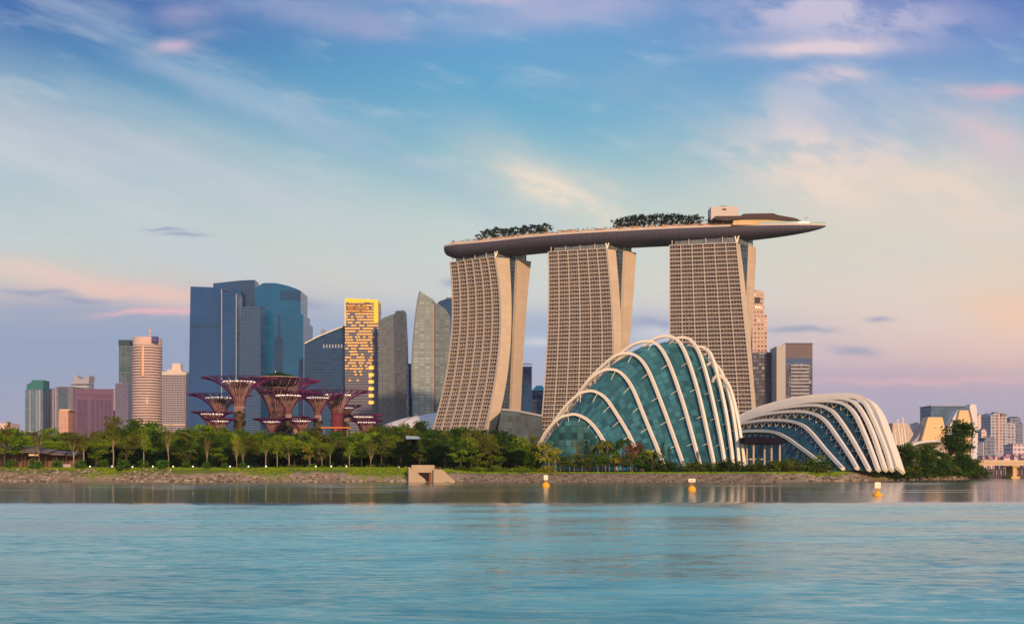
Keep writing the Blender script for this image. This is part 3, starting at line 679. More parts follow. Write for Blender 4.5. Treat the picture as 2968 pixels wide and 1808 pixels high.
# ------------------------------------------------------------------ garden tree towers
TRUNKM = mat('planted_trunk', (0.085, 0.055, 0.035), .95, var=.75, scale=.35, bump=.6, bscale=.5)
CUPM = mat('trunk_rods', (0.38, 0.26, 0.195), .6, var=.3, scale=.2)
PURP = mat('purple_branches', (0.14, 0.014, 0.075), .5, var=.3, scale=.15)
RIMM = mat('rim_lamps', (1.0, .88, .74), .5, emit=.9)
COREM = mat('trunk_core', (0.085, 0.045, 0.05), .9, var=.3, scale=.3)
def supertree(px, yr, hr, yt, ht, rt, D, label, seed, nb=26, big=False, red=False):
    rr = random.Random(seed); x = X_(px, D); k = D / F; zr, zt = Z_(yr, D), Z_(yt, D); Rr, Rt, r0 = hr * k, ht * k, rt * k
    H = zr - 5; zn = zr - Rr * 1.35                      # the neck
    root = thing('tree_tower', label, 'tree tower', (x, D, 5.3), 0, 'purple steel tree towers')
    m = MB(); zp = max(8.0, zn - max(1.5, H * .085))
    m.lathe([(r0 * 1.2, 4.8), (r0 * 1.08, 5 + H * .15), (r0 * 1.03, zp * .6), (r0, zp), (r0 * .85, zp + .5)], 20, (x, D)); tr = m.build('trunk', TRUNKM, root, smooth=True)
    m = MB()
    for i in range(int(90 + 20 * r0)):                   # climbing plants as clumps on the trunk
        a = rr.uniform(0, 6.28); z = rr.uniform(5, zp); s = rr.uniform(.5, 1.3); c = Vector((x + math.cos(a) * r0 * 1.03, D + math.sin(a) * r0 * 1.03, z))
        for q in range(5):
            d = Vector((rr.uniform(-1, 1), rr.uniform(-1, 1), rr.uniform(-1, 1))) * s; e = Vector((rr.uniform(-1, 1), rr.uniform(-1, 1), rr.uniform(-1, 1))) * s
            m.quad(c, c + d, c + d + e, c + e)
    m.build('planting', FOL['vine'], tr)
    m = MB(); m.lathe([(r0 * .8, zp), (r0 * .72, zn), (r0 * .8, zn + (zr - zn) * .45), (Rr * .55, zr - .8), (Rr * .6, zr - .6)], 20, (x, D)); m.build('core', COREM, root, smooth=True)
    m = MB()
    n = 30
    prof = [(r0 * 1.0, zp - 1), (r0 * .98, zn), (r0 * 1.15, lerp(zn, zr, .3)), (lerp(r0, Rr, .45), lerp(zn, zr, .62)), (Rr * .98, zr)]
    for i in range(n):
        a = 2 * math.pi * i / n
        for sw in (0.0, 0.18):
            pts = [(x + math.cos(a + sw * q) * r, D + math.sin(a + sw * q) * r, z) for q, (r, z) in enumerate(prof)]
            for p, q in zip(pts, pts[1:]): m.bar(p, q, .2, .2, 3)
    for z, r in ((zr - .6, Rr * .93), (lerp(zn, zr, .62), lerp(r0, Rr, .45)), (zn, r0)):
        for i in range(n):
            a, b_ = 2 * math.pi * i / n, 2 * math.pi * (i + 1) / n
            m.bar((x + math.cos(a) * r, D + math.sin(a) * r, z), (x + math.cos(b_) * r, D + math.sin(b_) * r, z), .14, .14, 3)
    m.build('cup', CUPM, root)
    if not big:
        m = MB()
        for i in range(26):
            a = 2 * math.pi * i / 26; c = (x + math.cos(a) * Rr, D + math.sin(a) * Rr); s = rr.uniform(.22, .42)
            m.box(c[0] - s, c[0] + s, c[1] - s, c[1] + s, zr - .15, zr + .38)
        for i in range(26):
            a, b_ = 2 * math.pi * i / 26, 2 * math.pi * (i + 1) / 26
            m.bar((x + math.cos(a) * Rr, D + math.sin(a) * Rr, zr + .1), (x + math.cos(b_) * Rr, D + math.sin(b_) * Rr, zr + .1), .12, .12, 4)
        m.build('lamp_ring', RIMM, root)
    m = MB()
    z0 = zn - (zt - zn) * .12
    for i in range(nb):
        a = 2 * math.pi * (i + rr.uniform(-.2, .2)) / nb; tipr = Rt * rr.uniform(.86, 1.04)
        def pt(t, aa, rad): return Vector((x + math.cos(aa) * rad, D + math.sin(aa) * rad, z0 + (zt - z0) * (1 - (1 - t) ** 1.5)))
        rad = lambda t: r0 * 1.08 + (tipr - r0) * t ** 1.75
        prev = pt(0, a, rad(0))
        for q in range(1, 6):
            t = q * .1; p = pt(t, a, rad(t)); m.bar(prev, p, .17, .16, 3); prev = p
        for s in (-1, 1):
            p1 = prev; aa = a
            for q in range(1, 4):
                t = .5 + q * .1; aa = a + s * .055 * q; p = pt(t, aa, rad(t)); m.bar(p1, p, .17, .15, 3); p1 = p
            for s2 in (-1, 0, 1):
                p2 = p1
                for q in (1, 2):
                    t = .8 + q * .1; ab = aa + s2 * .05 * q; p = pt(t, ab, rad(t)) + Vector((0, 0, rr.uniform(-.3, .5))); m.bar(p2, p, .19, .14, 3); p2 = p
    m.build('branches', PURP, root)
    if red:
        m = MB(); m.lathe([(r0 * 1.12, 5), (r0 * 1.1, zn)], 20, (x, D)); m.build('red_sleeve', mat('red_sleeve', (0.16, 0.03, 0.04), .8, var=.4, scale=.4), root, smooth=True)
    if big:
        m = MB(); zb = Z_(1123, D); zt2 = Z_(1095, D); Rb = 61 * k
        m.lathe([(Rb * .62, zb), (Rb * .80, zb + 1.2), (Rb * .97, zt2 - 1), (Rb, zt2), (Rb * .9, zt2 + .3)], 32, (x, D)); pod = m.build('pod', mat('pod_glass', (0.02, 0.02, 0.03), .25, .3, var=.4), root)
        m = MB()
        for i in range(14):
            a = 2 * math.pi * i / 14; pts = [(x + math.cos(a + d) * Rb * f * 1.01, D + math.sin(a + d) * Rb * f * 1.01, z) for f, z, d in ((.64, zb, 0), (.83, zb + 1.2, .05), (.99, zt2 - 1, .12), (1.02, zt2, .12))]
            for p, q in zip(pts, pts[1:]): m.bar(p, q, .18, .18, 3)
        for i in range(32):
            a, b_ = 2 * math.pi * i / 32, 2 * math.pi * (i + 1) / 32
            m.bar((x + math.cos(a) * Rb * 1.02, D + math.sin(a) * Rb * 1.02, zt2), (x + math.cos(b_) * Rb * 1.02, D + math.sin(b_) * Rb * 1.02, zt2), .25, .25, 3)
        m.build('lattice', CUPM, pod)
        m = MB()
        for i in range(420):
            a = rr.uniform(0, 6.28); r = rr.uniform(0, Rb * .75); s = rr.uniform(.5, 1.1); c = Vector((x + math.cos(a) * r, D + math.sin(a) * r, zt2 + rr.uniform(.2, 3.4) * (1 - r / Rb)))
            m.quad(c, c + Vector((s, 0, s * rr.uniform(-1, 1))), c + Vector((s * .5, s, s)), c + Vector((-s * .3, s * .5, s * rr.uniform(0, 1))))
        m.build('roof_garden', FOL['dark'], pod)
        m = MB(); m.bar((X_(798, D), D, zt2), (X_(798, D), D, Z_(1074, D)), .3, .2); m.build('mast', WHITE, pod)

# foliage materials
def foliage(name, dark, light):
    m = bpy.data.materials.new(name); m.use_nodes = True; nt = m.node_tree; nt.nodes.clear()
    out = nt.nodes.new('ShaderNodeOutputMaterial'); at = nt.nodes.new('ShaderNodeAttribute'); at.attribute_name = 'tint'
    oi = nt.nodes.new('ShaderNodeObjectInfo'); r = E(nt, oi.outputs['Random'])
    f = (E(nt, at.outputs['Fac']) * .75 + r * .35).clamp()
    c = mixc(nt, f, dark, light)
    hs = nt.nodes.new('ShaderNodeHueSaturation'); nt.links.new((r * .03 + .485).s, hs.inputs['Hue']); nt.links.new(c, hs.inputs['Color'])
    d = nt.nodes.new('ShaderNodeBsdfDiffuse'); tr = nt.nodes.new('ShaderNodeBsdfTranslucent'); mx = nt.nodes.new('ShaderNodeMixShader'); mx.inputs[0].default_value = .28
    nt.links.new(hs.outputs[0], d.inputs[0]); nt.links.new(hs.outputs[0], tr.inputs[0]); nt.links.new(d.outputs[0], mx.inputs[1]); nt.links.new(tr.outputs[0], mx.inputs[2])
    nt.links.new(mx.outputs[0], out.inputs[0]); return m
FOL = {'dark': foliage('dark_leaves', (0.010, 0.030, 0.007), (0.055, 0.105, 0.016)), 'mid': foliage('green_leaves', (0.022, 0.064, 0.007), (0.125, 0.215, 0.018)),
       'bright': foliage('bright_leaves', (0.065, 0.125, 0.006), (0.24, 0.32, 0.018)), 'olive': foliage('olive_leaves', (0.045, 0.060, 0.010), (0.18, 0.18, 0.026)),
       'yellow': foliage('yellow_leaves', (0.15, 0.15, 0.01), (0.36, 0.31, 0.03)), 'red': foliage('red_leaves', (0.10, 0.015, 0.012), (0.28, 0.05, 0.035)),
       'shade': foliage('very_dark_leaves', (0.004, 0.014, 0.005), (0.016, 0.038, 0.010)), 'clipped': foliage('clipped_leaves', (0.035, 0.095, 0.012), (0.10, 0.21, 0.026)),
       'vine': foliage('vine_leaves', (0.03, 0.028, 0.012), (0.11, 0.07, 0.03)), 'sky': foliage('deck_tree_leaves', (0.008, 0.020, 0.014), (0.034, 0.058, 0.028))}
BARK = mat('brown_bark', (0.10, 0.07, 0.045), .95, var=.4, scale=1.0); PALEB = mat('pale_bark', (0.30, 0.225, 0.14), .9, var=.3, scale=1.0)
for a in ((693, 1107.5, 45, 1096, 107, 14, 690, 'tallest slender purple tree tower left of the one with the pod'),
          (637, 1154, 38, 1144, 92, 12, 720, 'mid-height purple tree tower at the left end of the grove'),
          (615, 1201, 30, 1194, 62, 10, 700, 'low tree tower with lit rim at the far left of the grove'),
          (636, 1221.5, 25, 1214, 48, 8, 680, 'lowest tree tower, just above the trees at the left end of the grove'),
          (836, 1147.5, 34, 1138, 86, 8.5, 670, 'purple tree tower just right of the big one with the pod'),
          (921, 1154, 31, 1143, 82, 9, 680, 'purple tree tower second from the right among the tall ones'),
          (1004, 1183, 18, 1176, 45, 7, 740, 'small tree tower behind the right-hand red-trunked one'),
          (1053, 1209, 27, 1203, 58, 9, 720, 'low tree tower at the right end, the higher of the pair there'),
          (1062, 1224.5, 24, 1218, 50, 9, 690, 'low tree tower at the right end beside the white shell roof'),
          (786, 1223.5, 24, 1214, 56, 7, 650, 'low tree tower in front of the trunk of the big one with the pod'),
          (873, 1221, 26, 1213, 52, 7, 650, 'low tree tower between the two tall ones right of the pod'),
          (857, 1214.5, 18, 1208, 38, 7, 700, 'low tree tower half hidden behind another right of the pod')):
    supertree(*a[:7], a[7], int(a[0]), nb=26)
supertree(977, 1145.5, 38, 1134, 100, 15, 700, 'tall tree tower with dark red trunk at the right of the grove', 5, nb=26, red=True)
supertree(808, 1124, 58, 1102, 118, 26, 720, 'biggest tree tower, carrying a dark glazed pod with a roof garden', 3, nb=34, big=True)
D0 = 655; ww = thing('skywalk', 'orange raised walkway in front of the red-trunked tree tower', 'walkway', (X_(973, D0), D0, 5.3))
m = MB(); m.box(X_(930, D0), X_(1017, D0), D0 - 1.5, D0 + 1.5, Z_(1241, D0), Z_(1237, D0)); m.build('walk_deck', mat('orange_steel', (0.55, 0.17, 0.05), .5), ww)
for px in (940, 973, 1008):
    m = MB(); m.bar((X_(px, D0), D0, 5), (X_(px, D0), D0, Z_(1241, D0)), .3); m.build('support', GREYM, ww)

# ------------------------------------------------------------------ city buildings
def bparts(name, label, cat, px, D): return thing(name, label, cat, (X_(px, D), D, 5.4))
def pbox(root, name, m_, pl, pr, yt, D, dep=26, yb=None, proud=0.0):
    m = MB(); m.box(X_(pl, D), X_(pr, D), D - proud, D + dep, 5.3 if yb is None else Z_(yb, D), Z_(yt, D)); return m.build(name, m_, root)
def pprism(root, name, m_, pts, D, dep=26):
    m = MB(); m.prism([(X_(a, D), 5.3 if b_ is None else Z_(b_, D)) for a, b_ in pts], D, D + dep); return m.build(name, m_, root)
def floor_bands(root, name, m_, pl, pr, yt, yb, D, n, frac=.4, proud=.6, left=None, right=None):
    m = MB()
    for i in range(n):
        y0 = lerp(yt, yb, i / n); y1 = y0 + (yb - yt) / n * frac
        m.box(X_(pl, D), X_(pr, D), D - proud, D - .01, Z_(y1, D), Z_(y0, D))
    return m.build(name, m_, root)
def mullions(root, name, m_, pl, pr, yt, yb, D, n, wpx=.6, proud=.9):
    m = MB()
    for i in range(n + 1):
        p = lerp(pl, pr, i / n); m.box(X_(p - wpx / 2, D), X_(p + wpx / 2, D), D - proud, D - .02, 5.3 if yb is None else Z_(yb, D), Z_(yt, D))
    return m.build(name, m_, root)
B1 = facade('blue_curtain_wall', (0.008, 0.058, 0.185), (0.007, 0.046, 0.145), 4.2, 9.0, .22, .03, .30, .12, .07, tone=.5, tilt=.015)
B2 = facade('slate_curtain_wall', (0.014, 0.060, 0.165), (0.010, 0.044, 0.120), 4.2, 5.0, .18, .05, .30, .12, .08, tone=.45, tilt=.015)
B3 = facade('teal_curtain_wall', (0.002, 0.080, 0.190), (0.002, 0.064, 0.155), 4.2, 12.0, .16, .02, .28, .12, .07, tone=.5, tilt=.015)
B3D = facade('deep_blue_glass', (0.007, 0.045, 0.12), (0.006, 0.032, 0.085), 4.2, 6.0, .15, .04, .3, .1, .15)
GLINE = mat('pale_edge', (0.30, 0.33, 0.40), .5); BALC = mat('balcony_band', (0.075, 0.12, 0.21), .6)
D = 1500
r = bparts('office_tower', 'leftmost of the cluster of huge blue glass office towers', 'building', 593, D)
m = MB(); m.prism([(X_(543, D), 5.3), (X_(641, D), 5.3), (X_(641, D), Z_(833.5, D)), (X_(552, D), Z_(830, D))], D, D + 60); m.build('body', B1, r)
m = MB(); m.box(X_(551, D), X_(638, D), D - .4, D - .01, Z_(948, D), Z_(941, D)); m.build('plant_floor', B3D, r)
r = bparts('office_tower', 'slab-topped blue office tower standing second in the glass cluster', 'building', 676, 1540)
D = 1540; pprism(r, 'body', B2, [(618, None), (699, None), (699, 812.5), (618, 821)], D, 50)
m = MB(); a, b_ = X_(699.3, D), X_(736, 1570); m.hexa([(a, D, 5.3), (b_, 1575, 5.3), (b_, 1600, 5.3), (a, 1600, 5.3)], [(a, D, Z_(812.5, D)), (b_, 1575, Z_(811, 1575)), (b_, 1600, Z_(811, 1575)), (a, 1600, Z_(812.5, D))]); m.build('side_wing', B2, r)
D = 1490; m = MB(); m.box(X_(641.5, D), X_(686, D), D, D + 30, 5.3, Z_(848, D)); fr_ = m.build('front_bay', B1, r)
for p in (641.5, 684): m = MB(); m.box(X_(p, D), X_(p + 2.4, D), D - 1, D - .02, 5.3, Z_(838 if p < 650 else 852, D)); m.build('edge_strip', GLINE, fr_)
D = 1480; r = bparts('apartment_tower', 'blue tower with close rows of balconies between the glass office towers', 'building', 720, D)
pprism(r, 'body', B1, [(686, None), (756, None), (756, 884), (700, 892), (694, 930), (690, 1040)], D, 30)
floor_bands(r, 'balcony_bands', BALC, 696, 755, 890, 1290, D, 58, .38, 1.2); mullions(r, 'party_walls', BALC, 699, 755, 892, None, D, 6, .5, 1.0)
D = 1520; r = bparts('office_tower', 'broad teal office tower with a peaked roof and a dark central slot', 'building', 805, D)
pprism(r, 'body', B3, [(738, None), (879, None), (879, 910), (871.6, 910), (871.6, 843), (862, 838), (835, 828), (799, 820), (764, 820), (738, 834)], D, 50)
m = MB(); m.prism([(X_(794, D), Z_(1090, D)), (X_(820, D), Z_(1090, D)), (X_(820, D), Z_(982, D)), (X_(813, D), Z_(976, D)), (X_(813, D), Z_(911, D)), (X_(806, D), Z_(911, D)), (X_(806, D), Z_(976, D)), (X_(796, D), Z_(978, D))], D - .5, D - .02); m.build('glass_slot', B3D, r)
m = MB(); m.box(X_(812, D), X_(871, D), D - .45, D - .02, Z_(870, D), Z_(843, D)); m.build('crown_glazing', B3D, r)
r = bparts('office_block', 'narrow grey block peeping out right of the broad teal tower', 'building', 889, 1620); pbox(r, 'body', B2, 878, 897.6, 941, 1620)
m = MB(); m.box(X_(881, 1620), X_(894, 1620), 1624, 1636, Z_(941, 1620), Z_(938.5, 1620)); m.build('roof_plant', GREYM, r)
D = 1460; r = bparts('swept_roof_building', 'deep blue glass building with a roof line sweeping up to the right', 'building', 945, D)
sw = [(883, 996), (905, 984), (930, 972), (955, 962), (980, 952), (1009, 941)]
pprism(r, 'body', B3D, [(880, None), (1009, None)] + sw[::-1], D, 40)
m = MB()
for (a, y0), (b_, y1) in zip(sw, sw[1:]):
    m.hexa([(X_(a, D), D - 2, Z_(y0 + 1.5, D)), (X_(b_, D), D - 2, Z_(y1 + 1.5, D)), (X_(b_, D), D + 41, Z_(y1 + 1.5, D)), (X_(a, D), D + 41, Z_(y0 + 1.5, D))],
           [(X_(a, D), D - 2, Z_(y0 - 1.5, D)), (X_(b_, D), D - 2, Z_(y1 - 1.5, D)), (X_(b_, D), D + 41, Z_(y1 - 1.5, D)), (X_(a, D), D + 41, Z_(y0 - 1.5, D))])
m.build('roof_edge', WHITE, r); pprism(r, 'roof_fin', GREYM, [(926, 976), (947, 968), (944, 958), (934, 952)], D + 20, 4)
m = MB(); m.prism([(X_(897, D), 5.3), (X_(1007, D), 5.3), (X_(1007, D), Z_(1048, D)), (X_(950, D), Z_(1040, D)), (X_(897, D), Z_(1038, D))], D - 1.2, D - .02); m.build('lower_facade', facade('lower_blue_glass', (0.005, 0.04, 0.115), (0.012, 0.055, 0.12), 4.2, 6, .15, .04, .3, .1, .2), r)
lwm = mat('pale_window', (0.35, 0.36, 0.42), .4)
for i in range(8): m = MB(); m.box(X_(937 + i * 8.6, D), X_(940.5 + i * 8.6, D), D - .5, D - .02, Z_(1008, D), Z_(998, D)); m.build('lit_window', lwm, r)
# tower with the sun's gold reflection put into its colours
D = 1440; r = bparts('sun_gilded_tower', 'tower with a sun reflection coloured gold into its top and scattered windows', 'building', 1048, D)
GOLDF = bpy.data.materials.new('sun_glint_wall'); GOLDF.use_nodes = True; nt = GOLDF.node_tree; b = nt.nodes['Principled BSDF']
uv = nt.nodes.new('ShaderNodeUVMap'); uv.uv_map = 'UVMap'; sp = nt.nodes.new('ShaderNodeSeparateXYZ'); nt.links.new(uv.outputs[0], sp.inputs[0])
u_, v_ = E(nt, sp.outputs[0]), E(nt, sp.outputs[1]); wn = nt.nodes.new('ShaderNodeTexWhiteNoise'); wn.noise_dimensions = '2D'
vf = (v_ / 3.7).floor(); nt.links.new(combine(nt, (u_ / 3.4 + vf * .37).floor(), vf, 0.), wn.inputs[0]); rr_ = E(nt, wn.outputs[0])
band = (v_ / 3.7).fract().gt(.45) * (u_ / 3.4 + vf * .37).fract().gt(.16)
gold = (band * rr_.gt(.22) * v_.step(95, 172).gt(rr_ * .75)).clamp()  # gold sun reflection painted into the panes, fading down the wall
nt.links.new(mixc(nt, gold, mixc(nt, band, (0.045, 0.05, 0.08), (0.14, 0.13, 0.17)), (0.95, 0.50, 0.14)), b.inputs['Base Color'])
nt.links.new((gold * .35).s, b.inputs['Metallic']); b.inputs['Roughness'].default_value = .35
GOLD = mat('sun_glint_gold', (1.0, 0.62, 0.06), .42, .25, var=.12, scale=.08)  # gold colour stands in for sun reflected off the top
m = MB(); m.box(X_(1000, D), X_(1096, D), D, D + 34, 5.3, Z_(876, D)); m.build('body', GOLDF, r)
m = MB(); m.prism([(X_(1000, D), Z_(876, D)), (X_(1096, D), Z_(876, D)), (X_(1096, D), Z_(869, D)), (X_(1060, D), Z_(867, D)), (X_(1000, D), Z_(864, D))], D - .5, D + 34); m.build('sunlit_crown', GOLD, r)
for p0, p1, yb_ in ((1084, 1096, 935), (999.5, 1003, 945)): m = MB(); m.box(X_(p0, D), X_(p1, D), D - .8, D - .02, Z_(yb_, D), Z_(876, D)); m.build('sunlit_pier', GOLD, r)
m = MB()
for i in range(5): m.box(X_(1006, D), X_(1062 + (i % 2) * 6, D), D - .6, D - .02, Z_(884 + i * 5.2, D), Z_(881.5 + i * 5.2, D))
m.build('crown_louvres', mat('bronze_louvre', (0.35, 0.16, 0.03), .5), r)
lwm = mat('amber_lit_window', (1.0, .48, .08), .4, emit=.9)
for yy in (1066, 1086, 1106, 1126, 1146, 1166): m = MB(); m.box(X_(1069, D), X_(1084, D), D - .5, D - .02, Z_(yy + 4.5, D), Z_(yy - 4.5, D)); m.build('lit_window', lwm, r)
m = MB(); m.box(X_(1085, D), X_(1094, D), D - .4, D - .02, 5.3, Z_(950, D)); m.build('blue_glass_strip', B3D, r)
# grey pair
GG = facade('grey_residential_wall', (0.115, 0.135, 0.15), (0.09, 0.105, 0.12), 3.6, 4.5, .35, .22, .4, .1, .25, tone=.3)
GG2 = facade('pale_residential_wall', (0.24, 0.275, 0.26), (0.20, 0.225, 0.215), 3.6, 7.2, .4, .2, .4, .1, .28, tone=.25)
D = 1400; r = bparts('curved_top_tower', 'grey residential tower with a curved shoulder beside the sun-gilded tower', 'building', 1135, D)
pprism(r, 'body', GG, [(1095.5, None), (1147, None), (1145, 909), (1128, 914), (1112, 921), (1097.5, 930)], D, 26)
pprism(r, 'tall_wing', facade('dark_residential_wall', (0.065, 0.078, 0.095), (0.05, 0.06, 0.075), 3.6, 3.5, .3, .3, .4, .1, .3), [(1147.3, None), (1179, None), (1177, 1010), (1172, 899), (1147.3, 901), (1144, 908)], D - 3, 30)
mullions(r, 'fins', GREYM, 1104, 1140, 935, None, D, 5, .7, .8)
r = bparts('office_block', 'short dark blue block between the two curved-topped towers', 'building', 1188, 1560); pbox(r, 'body', B3D, 1176, 1198, 1055, 1560); m = MB(); m.box(X_(1180, 1560), X_(1192, 1560), 1565, 1575, Z_(1055, 1560), Z_(1052, 1560)); m.build('roof_plant', GREYM, r)
D = 1380; r = bparts('sail_shaped_tower', 'pale sail-shaped tower with a sharp tip, left of the hotel towers', 'building', 1240, D)
pprism(r, 'body', GG2, [(1197, None), (1254, None), (1254, 866), (1240, 859), (1228, 851), (1217, 844), (1211, 870), (1205, 910), (1200, 960), (1195.5, 1010), (1193.5, 1060), (1195, 1150)], D, 26)
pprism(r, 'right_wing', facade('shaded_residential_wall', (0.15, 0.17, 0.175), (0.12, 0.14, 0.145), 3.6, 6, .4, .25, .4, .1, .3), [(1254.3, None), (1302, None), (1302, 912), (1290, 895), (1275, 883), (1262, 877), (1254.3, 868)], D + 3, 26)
m = MB(); m.box(X_(1254, D), X_(1257.5, D), D - 1, D - .02, 5.3, Z_(880, D)); m.build('stair_strip', mat('terracotta_strip', (0.42, 0.26, 0.20), .6), r)
m = MB(); pts = [(1217, 844), (1211, 870), (1205, 910), (1200, 960), (1195.5, 1010), (1193.5, 1060), (1195, 1150)]
m.tube([(X_(a, D), D - .5, Z_(b_, D)) for a, b_ in pts], .9, 5); m.build('edge_rib', GREYM, r)
r = bparts('office_tower', 'dark teal tower top showing between the sail-shaped tower and the left hotel tower', 'building', 1290, 1650); pprism(r, 'body', B3D, [(1266, None), (1330, None), (1330, 862), (1310, 864), (1290, 867), (1275, 872), (1266, 880)], 1650, 26); m = MB(); m.box(X_(1292, 1650), X_(1312, 1650), 1655, 1668, Z_(863, 1650), Z_(860, 1650)); m.build('roof_plant', GREYM, r)
# between hotel towers
D = 1250; r = bparts('office_tower', 'dark glass tower in the gap right of the left hotel tower', 'building', 1528, D); pbox(r, 'body', B3D, 1506, 1541.5, 1062, D); m = MB()
for q in range(5): m.box(X_(1518 + q * 5.4, D), X_(1519 + q * 5.4, D), D, D + 1, Z_(1062, D), Z_(1053, D))
m.box(X_(1514, D), X_(1541.5, D), D, D + 1, Z_(1055, D), Z_(1053, D)); m.build('roof_screen', GREYM, r)
D = 1300; r = bparts('teal_roofed_block', 'dark block with a teal pyramid roof in the gap between hotel towers', 'building', 1562, D); pbox(r, 'body', B3D, 1541.8, 1582, 1132, D)
m = MB(); x0, x1, z = X_(1541, D), X_(1583, D), Z_(1132, D); xm, zt = X_(1556, D), Z_(1115, D); xm2 = X_(1572, D)
m.hexa([(x0, D - 1, z), (x1, D - 1, z), (x1, D + 30, z), (x0, D + 30, z)], [(xm, D + 10, zt), (xm2, D + 10, zt), (xm2, D + 18, zt), (xm, D + 18, zt)]); m.build('roof', mat('teal_roof', (0.05, 0.28, 0.28), .5), r)
floor_bands(r, 'balcony_bands', CREAM2, 1543, 1556, 1160, 1200, D, 6, .4)
# glass podium beside the left hotel tower
D = 930; r = bparts('glass_podium', 'sloping glass hall at the foot of the left hotel tower', 'building', 1512, D)
pprism(r, 'body', facade('podium_glass', (0.05, 0.07, 0.08), (0.035, 0.045, 0.05), 5, 3.4, .04, .08, .2, .35, .3, tone=.5), [(1424, None), (1576, None), (1572, 1202), (1500, 1188), (1454, 1183)], D, 40)
m = MB()
for (a, y0), (b_, y1) in (((1454, 1183), (1500, 1188)), ((1500, 1188), (1572, 1202))):
    m.hexa([(X_(a, D), D - 1, Z_(y0 + 5, D)), (X_(b_, D), D - 1, Z_(y1 + 5, D)), (X_(b_, D), D - .05, Z_(y1 + 5, D)), (X_(a, D), D - .05, Z_(y0 + 5, D))], [(X_(a, D), D - 1, Z_(y0, D)), (X_(b_, D), D - 1, Z_(y1, D)), (X_(b_, D), D - .05, Z_(y1, D)), (X_(a, D), D - .05, Z_(y0, D))])
m.build('cornice', mat('podium_cornice', (0.34, 0.31, 0.31), .5), r)
# white shell roof
D = 1062; r = bparts('shell_roof_theatre', 'low theatre with a smooth white shell roof left of the hotel towers', 'building', 1200, D)
sh = catmull([(1060, 1262), (1085, 1245), (1120, 1228), (1170, 1212), (1220, 1203), (1275, 1194), (1330, 1190), (1400, 1200), (1440, 1230)], 32)
m = MB(); rows = []
for k in range(15):
    th = math.pi * k / 14; rows.append([m.vert((X_(a, D + 45), D + 45 - 45 * math.cos(th), 5.2 + max(0, Z_(b_, D + 45) - 5.2) * math.sin(th) ** .8)) for a, b_ in sh])
for r0, r1 in zip(rows, rows[1:]):
    for i in range(len(sh) - 1): m.face((r0[i], r0[i + 1], r1[i + 1], r1[i]))
m.build('shell_roof', mat('white_shell', (0.66, 0.58, 0.52), .5, var=.04), r, smooth=True)
m = MB(); D2 = D + 45
for i in range(8, 16):
    q = [Vector((X_(sh[i + e][0], D2), D2 - 45 * math.cos(math.pi * (i + e - 5) / 22) - .2, 5.2 + max(0, Z_(sh[i + e][1], D2) - 5.2) * math.sin(math.pi * (i + e - 5) / 22) ** .8 + .3)) for e in (0, 1)]
    m.bar(q[0], q[1], .6)
m.build('roof_seam', mat('shell_seam', (0.30, 0.25, 0.23), .6), r)
# left cluster
def zz1(a, b_): return (a / 2.309, 780 + b_ / 2.309)
D = 1900
LAV = mat('lavender_strip', (0.30, 0.30, 0.38), .6)
r = bparts('office_tower', 'teal-topped tower with white vertical stripes, leftmost on the skyline', 'building', 99, D)
pprism(r, 'body', facade('grey_blue_wall', (0.10, 0.16, 0.21), (0.08, 0.12, 0.16), 4, 5, .2, .1, .3, .2, .2), [(73, None), (125, None), (125, 1129), (73, 1129)], D)
pprism(r, 'crown', mat('teal_crown', (0.035, 0.15, 0.15), .4, .2), [(77, 1129.2), (125, 1129.2), (125, 1101), (93, 1101), (90, 1108), (77, 1114)], D - .3)
for a, b_ in ((86, 89), (106, 109), (113, 118)): m = MB(); m.box(X_(a, D), X_(b_, D), D - 1, D - .02, 5.3, Z_(1130, D)); m.build('white_strip', LAV, r)
D = 1940; r = bparts('office_slab', 'purple-blue slab right behind the teal-topped tower', 'building', 138, D); pbox(r, 'body', facade('violet_wall', (0.11, 0.11, 0.20), (0.09, 0.085, 0.16), 4, 4, .3, .2, .4, .1, .2), 119, 152, 1126, D); m = MB(); m.box(X_(152, D), X_(156, D), D - .4, D + 20, 5.3, Z_(1129, D)); m.build('pale_edge', LAV, r)
D = 1920; r = bparts('office_slab', 'slab with a dark glass middle and pale pink edges', 'building', 184, D); pbox(r, 'body', facade('pink_grey_wall', (0.18, 0.155, 0.20), (0.15, 0.13, 0.17), 4, 3.5, .3, .2, .5, 0, .2), 158, 212, 1120, D); m = MB(); m.box(X_(170, D), X_(196, D), D - .6, D - .02, 5.3, Z_(1123, D)); m.build('glass_front', facade('slate_glass', (0.07, 0.11, 0.16), (0.06, 0.09, 0.13), 4, 4, .2, .1, .3, .2, .2), r)
m = MB(); m.box(X_(160, D), X_(164, D), D - .6, D - .02, 5.3, Z_(1121, D)); m.build('pale_edge', LAV, r)
D = 1850; r = bparts('orange_block', 'small orange block in front of the pink-edged slab', 'building', 185, D); pbox(r, 'body', facade('orange_wall', (0.50, 0.27, 0.20), (0.54, 0.31, 0.23), 12, 5, .1, .15, .7, 0, .1), 170, 198, 1189, D); pbox(r, 'roof', mat('orange_parapet', (0.7, 0.45, 0.33), .7), 173, 203, 1185.5, D, 20, 1189)
D = 2000; r = bparts('twin_peaked_tower', 'tower with a twin-peaked pale crown behind the wide purple block', 'building', 236, D); pbox(r, 'body', facade('banded_grey_wall', (0.12, 0.13, 0.17), (0.40, 0.38, 0.42), 7, 5, .4, .05, .4, .1, .3), 207, 257, 1108, D)
pprism(r, 'crown', mat('pale_crown', (0.33, 0.32, 0.34), .6), [(215, 1108.2), (257, 1108.2), (259, 1088), (250, 1090), (246, 1098), (229, 1098), (222, 1087), (214, 1087)], D - .2)
m = MB(); m.bar((X_(253, D), D, Z_(1090, D)), (X_(253, D), D, Z_(1083, D)), .4); m.build('antenna', GREYM, r)
